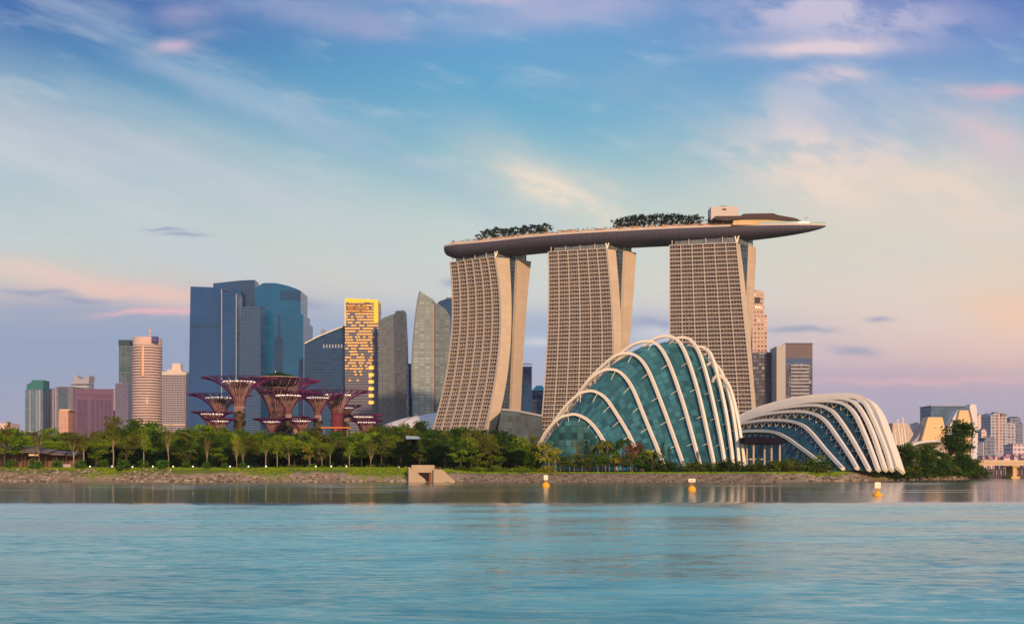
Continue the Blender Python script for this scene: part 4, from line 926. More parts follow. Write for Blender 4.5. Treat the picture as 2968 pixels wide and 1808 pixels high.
D = 1870; r = bparts('purple_block', 'wide purple block with dark recessed bays', 'building', 271, D); PUR = mat('purple_cladding', (0.145, 0.08, 0.14), .6, var=.1, scale=.02)
pbox(r, 'body', PUR, 216, 329, 1127, D)
for a, b_, y0 in ((225, 253, 1158), (264, 275, 1155), (279, 287, 1158), (291, 299, 1158), (303, 311, 1158), (314, 322, 1158)): m = MB(); m.box(X_(a, D), X_(b_, D), D - .5, D - .02, 5.3, Z_(y0, D)); m.build('dark_bay', facade('plum_glass', (0.075, 0.045, 0.10), (0.10, 0.06, 0.12), 4, 3, .2, .2, .4, .1, .3), r)
for y0 in (1143, 1149): m = MB(); m.box(X_(222 if y0 < 1145 else 270, D), X_(325, D), D - .6, D - .02, Z_(y0 + 1.6, D), Z_(y0, D)); m.build('ledge', mat('plum_ledge', (0.10, 0.055, 0.11), .6), r)
m = MB(); m.box(X_(329.3, D), X_(333, D), D, D + 20, Z_(1190, D), Z_(1128, D)); m.build('pale_edge', LAV, r)
D = 1830; r = bparts('office_slab', 'thin mauve slab left of the round striped tower', 'building', 352, D); pbox(r, 'body', facade('mauve_wall', (0.13, 0.115, 0.185), (0.11, 0.10, 0.165), 4, 3, .3, .2, .5, 0, .2, tone=.3), 334, 372, 1111, D); m = MB(); m.box(X_(338, D), X_(352, D), D + 4, D + 14, Z_(1111, D), Z_(1108, D)); m.build('roof_plant', GREYM, r)
D = 1880; r = bparts('office_tower', 'dark teal tower with a framed top just behind the round striped tower', 'building', 361, D); pbox(r, 'body', facade('dark_teal_wall', (0.06, 0.095, 0.12), (0.13, 0.145, 0.17), 4, 8, .1, .12, .3, .2, .3), 344.5, 378, 995, D); pbox(r, 'crown', mat('dark_teal_crown', (0.03, 0.06, 0.075), .5), 343.5, 378, 985, D, 26, 1000, .8)
m = MB(); m.box(X_(345, D), X_(376, D), D - .9, D - .02, Z_(1075, D), Z_(1063, D)); m.build('plant_floor', mat('teal_band', (0.05, 0.10, 0.10), .5), r)
# round striped tower
D = 1700; r = bparts('round_tower', 'round salmon tower with close white floor bands and a red and white mast', 'building', 413, D)
xc, Rr0 = X_(413, D), X_(456, D) - X_(413, D); SAL = mat('salmon_band', (0.60, 0.42, 0.36), .6)
m = MB(); m.lathe([(Rr0 * .965, 5.3), (Rr0 * .95, Z_(998, D))], 40, (xc, D + Rr0)); m.build('body', facade('round_tower_glass', (0.13, 0.11, 0.15), (0.16, 0.13, 0.17), 4, 3, .1, .1, .3, .1, .2), r, smooth=True)
m = MB(); nfl = 33
for i in range(nfl):
    z0 = lerp(Z_(1000, D), Z_(1262, D), i / nfl); hh = (Z_(1000, D) - Z_(1262, D)) / nfl * .52; rr2 = Rr0 * lerp(.985, 1.01, i / nfl); m.lathe([(rr2, z0 - hh), (rr2, z0)], 40, (xc, D + Rr0))
m.build('floor_bands', SAL, r)
m = MB(); m.lathe([(Rr0 * .93, Z_(1000, D)), (Rr0 * .95, Z_(994, D)), (Rr0 * .95, Z_(975, D)), (Rr0 * .9, Z_(974, D))], 40, (xc, D + Rr0)); cr_ = m.build('crown', SAL, r)
m = MB(); m.box(X_(440, D), X_(456.5, D), D - 2, D + 6, Z_(990, D), Z_(975, D)); m.build('blue_sign', mat('blue_sign', (0.07, 0.07, 0.22), .5), cr_)
m = MB(); m.box(X_(412.5, D), X_(418.5, D), D - 1.6, D - .6, Z_(1090, D), Z_(1001, D)); m.build('fin', mat('orange_fin', (0.75, 0.42, 0.25), .6), r)
m = MB(); m.bar((X_(431, D), D + 8, Z_(975, D)), (X_(431, D), D + 8, Z_(950, D)), 1.3, .5, 4); an = m.build('antenna', mat('red_antenna', (0.5, 0.12, 0.09), .6), r)
m = MB()
for yy in (970, 962, 956): m.box(X_(429, D), X_(433, D), D + 6.5, D + 9.5, Z_(yy + 1.5, D), Z_(yy - 1.5, D))
m.build('white_bands', WHITE, an)
r = bparts('office_slab', 'pale sliver of a slab between the round tower and the gridded one', 'building', 461, 1800); pbox(r, 'body', facade('pale_wall', (0.40, 0.36, 0.42), (0.30, 0.30, 0.38), 4, 10, .2, .5, .5, 0, .1), 453, 470, 1107, 1800); m = MB(); m.box(X_(457, 1800), X_(464, 1800), 1805, 1812, Z_(1107, 1800), Z_(1104, 1800)); m.build('roof_plant', GREYM, r)
D = 1680; r = bparts('gridded_tower', 'tower with a white grid of windows and a stepped pale crown', 'building', 506, D); GRW = mat('white_grid', (0.40, 0.35, 0.40), .6)
pbox(r, 'body', facade('grid_glass', (0.07, 0.06, 0.09), (0.1, 0.09, 0.12), 4, 3, .1, .1, .3, .1, .3), 470.5, 540, 1082, D)
floor_bands(r, 'floor_bands', GRW, 470.5, 540, 1086, 1262, D, 27, .36, .9); mullions(r, 'mullions', GRW, 472, 538, 1086, None, D, 15, .9, 1.1)
pbox(r, 'crown', mat('crown_stone', (0.62, 0.50, 0.42), .7), 470, 541, 1078, D, 26, 1086, 1.4)
m = MB(); m.prism([(X_(482, D), Z_(1077.8, D)), (X_(528, D), Z_(1077.8, D)), (X_(524, D), Z_(1070, D)), (X_(486, D), Z_(1070, D))], D, D + 20); m.box(X_(484, D), X_(490, D), D - .6, D - .02, Z_(1076, D), Z_(1072, D)); m.build('setback', mat('crown_stone_upper', (0.60, 0.49, 0.42), .7), r)
pbox(r, 'lift_tower', mat('crown_block', (0.66, 0.52, 0.42), .7), 499, 523, 1053, D + 5, 14, 1070)
pbox(r, 'podium_band', mat('podium_band', (0.55, 0.42, 0.36), .7), 472, 540, 1228, D, 3, 1233, 1.8)
r = bparts('apartment_block', 'small pink block behind the trees at the extreme left', 'building', 13, 1200); pbox(r, 'body', facade('pink_wall', (0.60, 0.36, 0.34), (0.72, 0.48, 0.42), 4, 4, .5, .5, .7, 0, .2), 0, 27, 1226, 1200); m = MB(); m.box(X_(8, 1200), X_(18, 1200), 1204, 1212, Z_(1226, 1200), Z_(1221, 1200)); m.build('roof_plant', GREYM, r)
# right of the hotel
D = 1350; r = bparts('stepped_tower', 'tan stepped tower with rows of small windows right of the hotel towers', 'building', 2200, D)
BRN = facade('tan_punched_wall', (0.16, 0.085, 0.075), (0.50, 0.34, 0.26), 5.2, 4.2, .55, .45, .5, 0, .3, frame_rough=.7)
pbox(r, 'body', BRN, 2180, 2223, 913, D); pbox(r, 'upper_storeys', BRN, 2180, 2215.5, 845, D + 4, 16, 913)
m = MB(); m.box(X_(2190, D), X_(2205, D), D + 3.4, D + 3.98, Z_(877, D), Z_(860, D)); m.build('dark_niche', DARKM, r); pbox(r, 'roof_plant', CREAM2, 2190, 2206, 840, D + 6, 10, 845)
lwm = mat('warm_lit_window', (1.0, .8, .5), .4, emit=1.0)
for i in range(3): m = MB(); m.box(X_(2191 + i * 5.5, D), X_(2194 + i * 5.5, D), D + 3.3, D + 3.98, Z_(891, D), Z_(887, D)); m.build('lit_window', lwm, r)
D = 1200; r = bparts('office_block', 'dark slate block in front of the tan stepped tower', 'building', 2214, D); pbox(r, 'body', facade('slate_block_wall', (0.075, 0.07, 0.09), (0.05, 0.05, 0.065), 4, 3, .3, .15, .4, .1, .4), 2180, 2250, 1021, D); m = MB(); m.box(X_(2200, D), X_(2230, D), D + 5, D + 15, Z_(1021, D), Z_(1018, D)); m.build('roof_plant', DARKM, r)
D = 1180; r = bparts('banded_office_tower', 'dark office tower with pale bands, a blue strip and a cream side wall', 'building', 2300, D)
pprism(r, 'side_wall', mat('pale_side_wall', (0.42, 0.36, 0.32), .7), [(2251, None), (2266, None), (2266, 999), (2251, 1003)], D - 3, 30); pprism(r, 'corner_wall', mat('corner_wall', (0.40, 0.36, 0.37), .6), [(2266.2, None), (2277, None), (2277, 996), (2266.2, 999)], D - 1, 28)
pbox(r, 'body', facade('bronze_dark_wall', (0.05, 0.05, 0.075), (0.06, 0.06, 0.08), 4, 3, .1, .1, .3, .1, .3), 2277.3, 2355, 1054, D)
pbox(r, 'crown', mat('bronze_crown', (0.15, 0.11, 0.11), .5), 2277.3, 2355, 996, D, 26, 1038); pbox(r, 'blue_strip', mat('blue_strip', (0.06, 0.10, 0.20), .4), 2277.3, 2355, 1038.2, D, 26, 1054)
m = MB()
for i in range(13): m.box(X_(2292, D), X_(2345, D), D - .8, D - .02, Z_(1060.5 + i * 10.2, D), Z_(1056.5 + i * 10.2, D))
m.build('pale_bands', mat('pale_floor_band', (0.36, 0.34, 0.37), .6), r); pbox(r, 'roof_rim', DARKM, 2276.5, 2356, 994, D, 27, 996, .4)
# far right shapes
z6b = lambda L: [(2500 + a / 4.69, 1140 + b_ / 4.69) for a, b_ in L]
D = 1500; r = bparts('blue_box_theatre', 'flat blue box of a building behind the petal-shaped museum', 'building', 2755, D)
pprism(r, 'body', facade('blue_box_wall', (0.045, 0.10, 0.18), (0.035, 0.075, 0.14), 5, 4, .15, .1, .35, .15, .15, tone=.3), z6b([(930, None and 0 or 900), (1460, 900), (1460, 172), (930, 172)]), D, 40); m = MB(); m.box(X_(2697, D), X_(2812, D), D - 1, D + 41, Z_(1177, D), Z_(1174.5, D)); m.build('roof_edge', LAV, r)
D = 900; r = bparts('petal_museum', 'museum of pale petal-shaped shells beside the dark round tree', 'building', 2730, D)
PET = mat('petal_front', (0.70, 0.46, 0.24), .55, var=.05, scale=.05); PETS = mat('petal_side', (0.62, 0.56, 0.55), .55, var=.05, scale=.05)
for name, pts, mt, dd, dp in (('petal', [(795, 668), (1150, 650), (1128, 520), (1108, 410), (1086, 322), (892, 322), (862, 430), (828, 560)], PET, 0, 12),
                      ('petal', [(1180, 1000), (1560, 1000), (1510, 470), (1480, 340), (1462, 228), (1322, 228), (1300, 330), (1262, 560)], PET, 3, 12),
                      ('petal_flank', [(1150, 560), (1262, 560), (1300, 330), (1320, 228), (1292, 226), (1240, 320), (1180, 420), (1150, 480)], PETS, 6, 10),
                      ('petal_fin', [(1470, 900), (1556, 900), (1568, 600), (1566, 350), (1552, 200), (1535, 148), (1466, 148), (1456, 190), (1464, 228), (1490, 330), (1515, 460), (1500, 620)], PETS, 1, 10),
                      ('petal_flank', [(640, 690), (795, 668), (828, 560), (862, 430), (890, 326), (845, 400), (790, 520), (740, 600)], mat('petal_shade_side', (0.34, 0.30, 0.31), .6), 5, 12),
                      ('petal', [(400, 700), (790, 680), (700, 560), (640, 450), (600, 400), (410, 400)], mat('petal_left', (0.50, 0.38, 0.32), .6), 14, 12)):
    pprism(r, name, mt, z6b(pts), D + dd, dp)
m = MB(); arc = z6b(catmull([(650, 705), (750, 672), (860, 655), (980, 648), (1080, 655), (1130, 668)], 12))
m.tube([(X_(a, D), D - 2, Z_(b_, D)) for a, b_ in arc], 1.1, 6); m.build('canopy_edge', PETS, r)
pprism(r, 'podium', mat('museum_podium', (0.46, 0.37, 0.32), .7), z6b([(640, 1060), (1200, 1060), (1150, 660), (980, 652), (860, 660), (700, 695)]), D + 8, 30)
for xa, ya, xb in ((475, 375, 525), (545, 350, 595), (435, 510, 460), (530, 500, 548)):
    mt_ = thing('mast', {475: 'tall white mast left of the pair beside the low glasshouse', 545: 'taller right mast of the pair by the museum', 435: 'short white mast nearest the glasshouse', 530: 'short white mast between the two tall ones'}[xa], 'mast', P(2500 + xb / 4.69, 1366, 800))
    m = MB(); m.bar(P(2500 + (xb + 22) / 4.69, 1330, 800), P(2500 + xa / 4.69, 1140 + ya / 4.69, 800), .75, .4, 6); m.build('pole', WHITE, mt_)
    m = MB(); pp_ = P(2500 + xa / 4.69, 1140 + ya / 4.69 - .6, 800); m.box(pp_.x - .6, pp_.x + .6, 799.4, 800.6, pp_.z, pp_.z + .8); m.build('mast_head', WHITE, mt_)
APT = facade('flat_block_wall', (0.16, 0.15, 0.20), (0.42, 0.38, 0.42), 4.5, 5.5, .35, .3, .5, 0, .5, tone=.3)
APT2 = facade('dim_block_wall', (0.10, 0.12, 0.19), (0.20, 0.21, 0.29), 4.5, 5, .3, .2, .4, .1, .4)
APT3 = facade('pinkish_block_wall', (0.42, 0.26, 0.26), (0.68, 0.48, 0.45), 4.5, 6, .5, .4, .6, 0, .4)
def simple(name, label, m_, pts, D, extra=None, dep=24):
    r = bparts(name, label, 'building', sum(2500 + p[0] / 4.69 for p in pts) / len(pts), D); pprism(r, 'body', m_, [(a, None if b_ > 1360 else b_) for a, b_ in z6b(pts)], D, dep)
    for nm, mm, q in (extra or ()):
        m = MB(); (a, y0), (b_, y1) = z6b(q); m.box(X_(a, D), X_(b_, D), D - .8, D + 12, Z_(y1, D), Z_(y0, D)); m.build(nm, mm, r)
    return r
simple('apartment_tower', 'grey apartment tower with a thin orange stripe and stepped tops', APT, [(1742, 1100), (1965, 1100), (1965, 290), (1890, 290), (1890, 320), (1855, 320), (1855, 268), (1790, 268), (1742, 300)], 1700, [('orange_stripe', mat('orange_stripe', (0.60, 0.32, 0.24), .6), ((1835, 280), (1866, 800))), ('roof_plant', GREYM, ((1790, 252), (1855, 267))), ('roof_plant', GREYM, ((1900, 270), (1965, 289)))])
simple('apartment_tower', 'narrow grey tower just left of the orange-striped one', APT, [(1697, 1100), (1741, 1100), (1741, 330), (1728, 278), (1702, 278), (1697, 330)], 1750, [('roof_plant', GREYM, ((1705, 270), (1725, 277)))])
simple('apartment_tower', 'lower grey tower right of the orange-striped one', APT, [(1967, 1100), (2085, 1100), (2085, 425), (2060, 400), (2000, 385), (1967, 400)], 1720, [('roof_plant', GREYM, ((2000, 370), (2040, 384)))])
simple('office_tower', 'dark blue stepped tower at the right edge of the skyline', APT2, [(2088, 1100), (2180, 1100), (2180, 410), (2150, 380), (2145, 325), (2005, 325), (2005, 384), (2088, 420)], 1760, [('roof_plant', DARKM, ((2030, 315), (2110, 324)))])
simple('office_block', 'dark blue block low in front of the grey apartment towers', APT2, [(1660, 1100), (1800, 1100), (1800, 590), (1660, 600)], 1500, [('roof_plant', GREYM, ((1690, 580), (1730, 589)))])
simple('apartment_tower', 'thin orange tower right beside the museum fin', APT3, [(1560, 1100), (1612, 1100), (1612, 300), (1600, 285), (1570, 292)], 1600, [('roof_plant', CREAM2, ((1575, 276), (1597, 286)))])
simple('apartment_block', 'pink block with a round front below the thin orange tower', APT3, [(1614, 1100), (1685, 1100), (1685, 520), (1665, 490), (1635, 485), (1618, 500)], 1550, [('roof_plant', CREAM2, ((1640, 475), (1660, 486)))])
simple('apartment_block', 'cream lit block low between the round dark tree and the bridge', APT3, [(1440, 1100), (1556, 1100), (1556, 700), (1500, 700), (1500, 750), (1440, 750)], 1300, [('roof_plant', CREAM2, ((1510, 690), (1540, 700)))])
simple('office_block', 'grey block behind the start of the bridge', APT2, [(1558, 1100), (1640, 1100), (1640, 660), (1558, 640)], 1350, [('orange_stripe', CREAM, ((1630, 660), (1650, 870)))])
simple('apartment_block', 'pale pink balconied block above the bridge at the right edge', facade('rose_balcony_wall', (0.30, 0.22, 0.27), (0.66, 0.50, 0.52), 5, 4.5, .4, .3, .6, 0, .3), [(2045, 1100), (2230, 1100), (2230, 690), (2045, 690)], 1250, [('roof_edge', CREAM2, ((2040, 680), (2235, 690)))])
simple('lattice_tower', 'small pinkish tower between the museum shells', APT3, [(705, 900), (790, 900), (790, 490), (765, 440), (760, 402), (725, 402), (722, 440), (705, 470)], 1600, [('roof_plant', CREAM2, ((730, 392), (755, 402)))])
simple('flat_block', 'hazy grey block beside the small pinkish tower', APT2, [(660, 900), (704, 900), (704, 470), (660, 480)], 1800, [('roof_plant', GREYM, ((670, 462), (690, 470)))])
rf = MB(); tint = []
for i in range(26):
    px = 2842 + i * 5.4 + rnd.uniform(-2, 2); DD = rnd.uniform(950, 1150); yy = rnd.uniform(1314, 1330); wv = rnd.uniform(4, 9)
    hs_ = thing('waterfront_house', 'low house with red roof in the crowd behind the bridge', 'house', (X_(px, DD), DD, 5.3), 0, 'red-roofed houses behind the bridge')
    m = MB(); x0, x1 = X_(px - wv, DD), X_(px + wv, DD); m.box(x0, x1, DD, DD + 9, 5.3, Z_(yy + 6, DD)); m.build('wall', APT3, hs_)
    m = MB(); z0, z1 = Z_(yy + 6, DD), Z_(yy, DD); m.hexa([(x0 - .6, DD - .6, z0), (x1 + .6, DD - .6, z0), (x1 + .6, DD + 9.6, z0), (x0 - .6, DD + 9.6, z0)], [(x0 + 1.5, DD + 4, z1), (x1 - 1.5, DD + 4, z1), (x1 - 1.5, DD + 5, z1), (x0 + 1.5, DD + 5, z1)])
    m.build('roof', mat('red_roof', (0.42 + rnd.random() * .15, 0.16 + rnd.random() * .1, 0.15 + rnd.random() * .1), .8), hs_)

# ------------------------------------------------------------------ bridge
D = 640; r = bparts('road_bridge', 'low beige concrete bridge leaving the frame at the right', 'bridge', 2920, D); BE = mat('bridge_concrete', (0.55, 0.40, 0.26), .75, var=.15, scale=.3)
m = MB(); m.prism([(X_(2836, D), Z_(1348, D)), (X_(3300, D), Z_(1350, D)), (X_(3300, D), Z_(1341, D)), (X_(2836, D), Z_(1339, D))], D, D + 14); m.build('deck', BE, r)
m = MB(); m.prism([(X_(2834, D), Z_(1339, D)), (X_(3302, D), Z_(1341, D)), (X_(3302, D), Z_(1334, D)), (X_(2834, D), Z_(1333, D))], D - .6, D - .1); m.build('parapet', mat('bridge_parapet', (0.62, 0.44, 0.28), .75), r)
for px in (2946, 3080, 3210):
    m = MB(); x = X_(px, D); m.box(x - 1.1, x + 1.1, D + 2, D + 11, -2, Z_(1353, D)); m.box(x - 2.2, x + 2.2, D + .6, D + 13.4, Z_(1353, D), Z_(1349.5, D)); m.box(x - 2.4, x + 2.4, D + .8, D + 13, -2, Z_(1380, D)); m.build('pier', mat('pier_concrete', (0.60, 0.38, 0.16), .75, var=.2), r)
m = MB()
for px in range(2842, 3000, 7): m.bar((X_(px, D), D + 12.5, 0), (X_(px, D), D + 12.5, Z_(1351, D)), .22)
m.build('rear_piles', DARKM, r)
D = 690; r = bparts('quay_wall', 'dark quay wall in the shade under the bridge', 'wall', 2915, D)
m = MB(); m.box(X_(2836, D), X_(3400, D), D, D + 6, -2, Z_(1358, D)); m.build('retaining_wall', mat('quay_stone', (0.12, 0.085, 0.09), .85, var=.5, scale=.3), r)
m = MB()
for px in range(2850, 3000, 12): m.box(X_(px, D), X_(px + 5, D), D - .3, D - .02, Z_(1375, D), Z_(1362, D))
m.build('panels', mat('quay_panel', (0.30, 0.22, 0.22), .8), r)

# ------------------------------------------------------------------ drain outlet on the bank
D = 418; r = thing('drain_outlet', 'beige concrete drain outlet with sloping wing walls set into the bank', 'outlet', (X_(1230, D), D, .5)); CN = mat('outlet_concrete', (0.40, 0.30, 0.195), .8, var=.12, scale=.6)
m = MB(); m.box(X_(1192, D), X_(1257, D), D + 1, D + 8, Z_(1369, D), Z_(1347, D)); m.box(X_(1192, D), X_(1212, D), D + 1, D + 8, -1, Z_(1369, D) - .01); m.box(X_(1250, D), X_(1257, D), D + 1, D + 8, -1, Z_(1369, D) - .01); m.build('headwall', CN, r)
m = MB(); m.box(X_(1212, D), X_(1250, D), D + 1.9, D + 2.5, -1, Z_(1369, D)); m.build('opening_shade_slab', mat('outlet_painted_shade', (0.02, 0.015, 0.012), .9), r)  # dark slab painted as the shade inside the outlet
m = MB(); m.prism([(X_(1185, D), -1), (X_(1238, D), -1), (X_(1232, D), Z_(1388, D)), (X_(1192, D), Z_(1357, D)), (X_(1185, D), Z_(1352, D))], D - 1.2, D + .9); m.build('wing_wall', CN, r)
m = MB(); m.prism([(X_(1257.2, D), -1), (X_(1322, D), -1), (X_(1318, D), Z_(1392, D)), (X_(1283, D), Z_(1361, D)), (X_(1257.2, D), Z_(1359, D))], D - 1.2, D + 1.0); m.build('wing_wall', CN, r)
m = MB(); m.box(X_(1243, D), X_(1249, D), D + 1.2, D + 1.7, -1, Z_(1371, D)); m.build('gate_post', mat('rusty_gate', (0.22, 0.08, 0.04), .8), r)

# ------------------------------------------------------------------ left pavilion, kiosk, hidden roofs, lamps
D = 445; r = thing('lakeside_cafe', 'low brown cafe pavilion with stacked roofs and a warm lamp at the left edge', 'pavilion', (X_(90, D), D, 5))
RB = mat('cafe_roof', (0.17, 0.12, 0.10), .8, var=.3, scale=.4); lay = [(-30, 45, 1288, 8), (22, 105, 1292, 4), (60, 150, 1300, 1), (100, 190, 1305, 3), (150, 215, 1307, 5), (-30, 30, 1300, 2)]
for a, b_, y0, dd in lay:
    m = MB(); x0, x1 = X_(a, D), X_(b_, D); z = Z_(y0, D); m.hexa([(x0, D + dd - 4, z - 1.5), (x1, D + dd - 4, z - 1.9), (x1, D + dd + 4, z - .5), (x0, D + dd + 4, z)], [(x0, D + dd - 4, z - 1.1), (x1, D + dd - 4, z - 1.5), (x1, D + dd + 4, z - .1), (x0, D + dd + 4, z + .4)]); m.build('roof', RB, r)
m = MB(); m.box(X_(-40, D), X_(215, D), D + 7, D + 9, 4.6, Z_(1312, D)); m.build('back_wall', mat('cafe_wall', (0.16, 0.085, 0.06), .8, var=.5, scale=.5), r)
for px in range(-20, 215, 15): m = MB(); m.bar((X_(px, D), D + 1 + (px % 2) * 2, 4.6), (X_(px, D), D + 1 + (px % 2) * 2, Z_(1309, D)), .16); m.build('post', BARK, r)
m = MB(); tint = []
for i in range(1500):
    px = rnd.uniform(50, 218); x = X_(px, D); z = Z_(interp([(50, 1284), (110, 1276), (215, 1282)], px) + rnd.uniform(0, 22), D); s_ = rnd.uniform(.25, .5); y = D + 9 + rnd.uniform(0, 5)
    m.quad((x - s_, y, z), (x, y - s_, z - s_ * .4), (x + s_, y, z + .1), (x, y + s_, z + s_)); tint.append(rnd.random())
m.build('planted_roof', FOL['bright'], r, tint=tint)
m = MB(); m.box(X_(77, D), X_(104, D), D + 2, D + 2.4, Z_(1320, D), Z_(1315, D)); m.build('lamp', mat('cafe_lamp', (1.0, .55, .25), .5, emit=.9), r)
m = MB(); m.box(X_(180, D), X_(222, D), D - 6, D - 5.6, 4.8, Z_(1345, D)); m.build('low_wall', CREAM2, r)
D = 520; r = thing('garden_kiosk', 'small grey flat-roofed kiosk above the treetops near the left edge', 'kiosk', (X_(76, D), D, 5.4))
m = MB(); m.box(X_(55, D), X_(97, D), D, D + 7, Z_(1252, D), Z_(1248.5, D)); m.build('roof', mat('kiosk_roof', (0.30, 0.30, 0.34), .6), r)
m = MB(); m.box(X_(61, D), X_(93, D), D + 1, D + 6, 5.3, Z_(1252, D)); m.build('wall', DARKM, r)
D = 500; r = thing('canopy_roof', 'pale blue flat canopy roof glimpsed among the trees below the left hotel tower', 'canopy', (X_(1222, D), D, 5.4))
m = MB(); m.prism([(X_(1184, D), Z_(1274, D)), (X_(1225, D), Z_(1274, D)), (X_(1265, D), Z_(1276, D)), (X_(1262, D), Z_(1273, D)), (X_(1210, D), Z_(1266, D)), (X_(1184, D), Z_(1265, D))], D - 12, D + 6); m.build('roof', mat('canopy_sheet', (0.22, 0.31, 0.42), .7), r)
for px in (1190, 1222, 1255): m = MB(); m.bar((X_(px, D), D - 4, 5), (X_(px, D), D - 4, Z_(1274, D)), .2); m.build('post', GREYM, r)
LAMPM = mat('globe_lamp', (1.0, .85, .62), .5, emit=2.2)
proto = thing('garden_lamp', 'small lit globe lamp on the bank promenade, one of the evenly spaced row', 'lamp', (X_(261, 429), 429.5, 0), 0, 'lit globe lamps along the bank')
proto.location.y = shoreY(proto.location.x) + 10; proto.location.x = X_(261, proto.location.y); proto.location.z = ground_z(proto.location.x, proto.location.y)
m = MB(); m.bar((0, 0, 0), (0, 0, .75), .06, .05, 6); m.build('post', GREYM, proto, world=False)
m = MB(); m.lathe([(.05, .72), (.2, .8), (.27, .95), (.2, 1.12), (.05, 1.18)], 10); m.build('globe', LAMPM, proto, world=False)
for px in (325, 384, 443, 502, 559, 667, 720, 771, 915, 960, 1004):
    c = copy_tree(proto); y = shoreY(X_(px, 430)) + 10; x = X_(px, y); c.location = (x, y, ground_z(x, y))

# ------------------------------------------------------------------ buoys
YEL = mat('buoy_yellow', (0.85, 0.38, 0.03), .5, var=.15, scale=1.5); PAN = mat('buoy_panel', (0.86, 0.72, 0.56), .6, var=.08, scale=2); INK = mat('buoy_lettering', (0.42, 0.22, 0.15), .7)
def buoy(px, py, label, kind):
    D = CH * F / (py - HY); x = X_(px, D); s = D / F
    r = thing('marker_buoy', label, 'buoy', (x, D, 0), 0, 'yellow marker buoys')
    L = lambda v: v * s
    w = {0: 11, 1: 12, 2: 14}[kind]
    m = MB()
    if kind == 2: m.lathe([(L(8), -.4), (L(14), -.1), (L(14), L(5)), (L(9), L(7)), (L(5.5), L(12)), (L(4), L(15))], 20, (x, D))
    else: m.lathe([(L(w * .55), -.4), (L(w * .95), 0), (L(w), L(4)), (L(w * .9), L(8.5)), (L(w * .55), L(12)), (L(w * .3), L(14))], 20, (x, D))
    m.build('float', YEL, r, smooth=False)
    zt = {0: 34, 1: 33, 2: 38}[kind]; m = MB()
    for a in range(4):
        an = math.pi / 4 + a * math.pi / 2; m.bar((x + math.cos(an) * L(5), D + math.sin(an) * L(5), L(9)), (x + math.cos(an) * L(2.6), D + math.sin(an) * L(2.6), L(zt)), .06, .05)
    m.build('frame', mat('buoy_frame', (0.50, 0.25, 0.05), .6), r)
    (pw, z0, z1) = {0: (6, 19.5, 33.5), 1: (10, 24.5, 34.5), 2: (8.5, 22, 39)}[kind]
    m = MB(); m.box(x - L(pw), x + L(pw), D - L(4.6), D - L(3.8), L(z0), L(z1)); pn = m.build('sign_panel', PAN, r)
    m = MB()
    if kind == 1:
        for i in range(2): m.box(x - L(7), x + L(5), D - L(4.75), D - L(4.62), L(27.2 + i * 2.6), L(28.3 + i * 2.6))
    elif kind == 2:
        for i in range(3): m.box(x - L(4 - i), x + L(7), D - L(4.75), D - L(4.62), L(25.5 + i * 4.2), L(26.4 + i * 4.2))
    else: m.box(x - L(3.5), x + L(1), D - L(4.75), D - L(4.62), L(22.5), L(24))
    m.build('lettering', mat('buoy_faint_lettering', (0.62, 0.42, 0.30), .7) if kind != 1 else INK, pn)
    m = MB(); m.bar((x, D, L(zt)), (x, D, L(zt + 4)), .09, .05, 6); m.build('top_lamp', YEL, r)
buoy(1582, 1410, 'orange buoy with a tall blank cream panel, farthest left of the three', 0)
buoy(2005, 1421, 'orange buoy with a wide lettered panel, middle one of the three', 1)
buoy(2543, 1436, 'yellow skirted buoy with a big ruled panel, nearest and rightmost', 2)

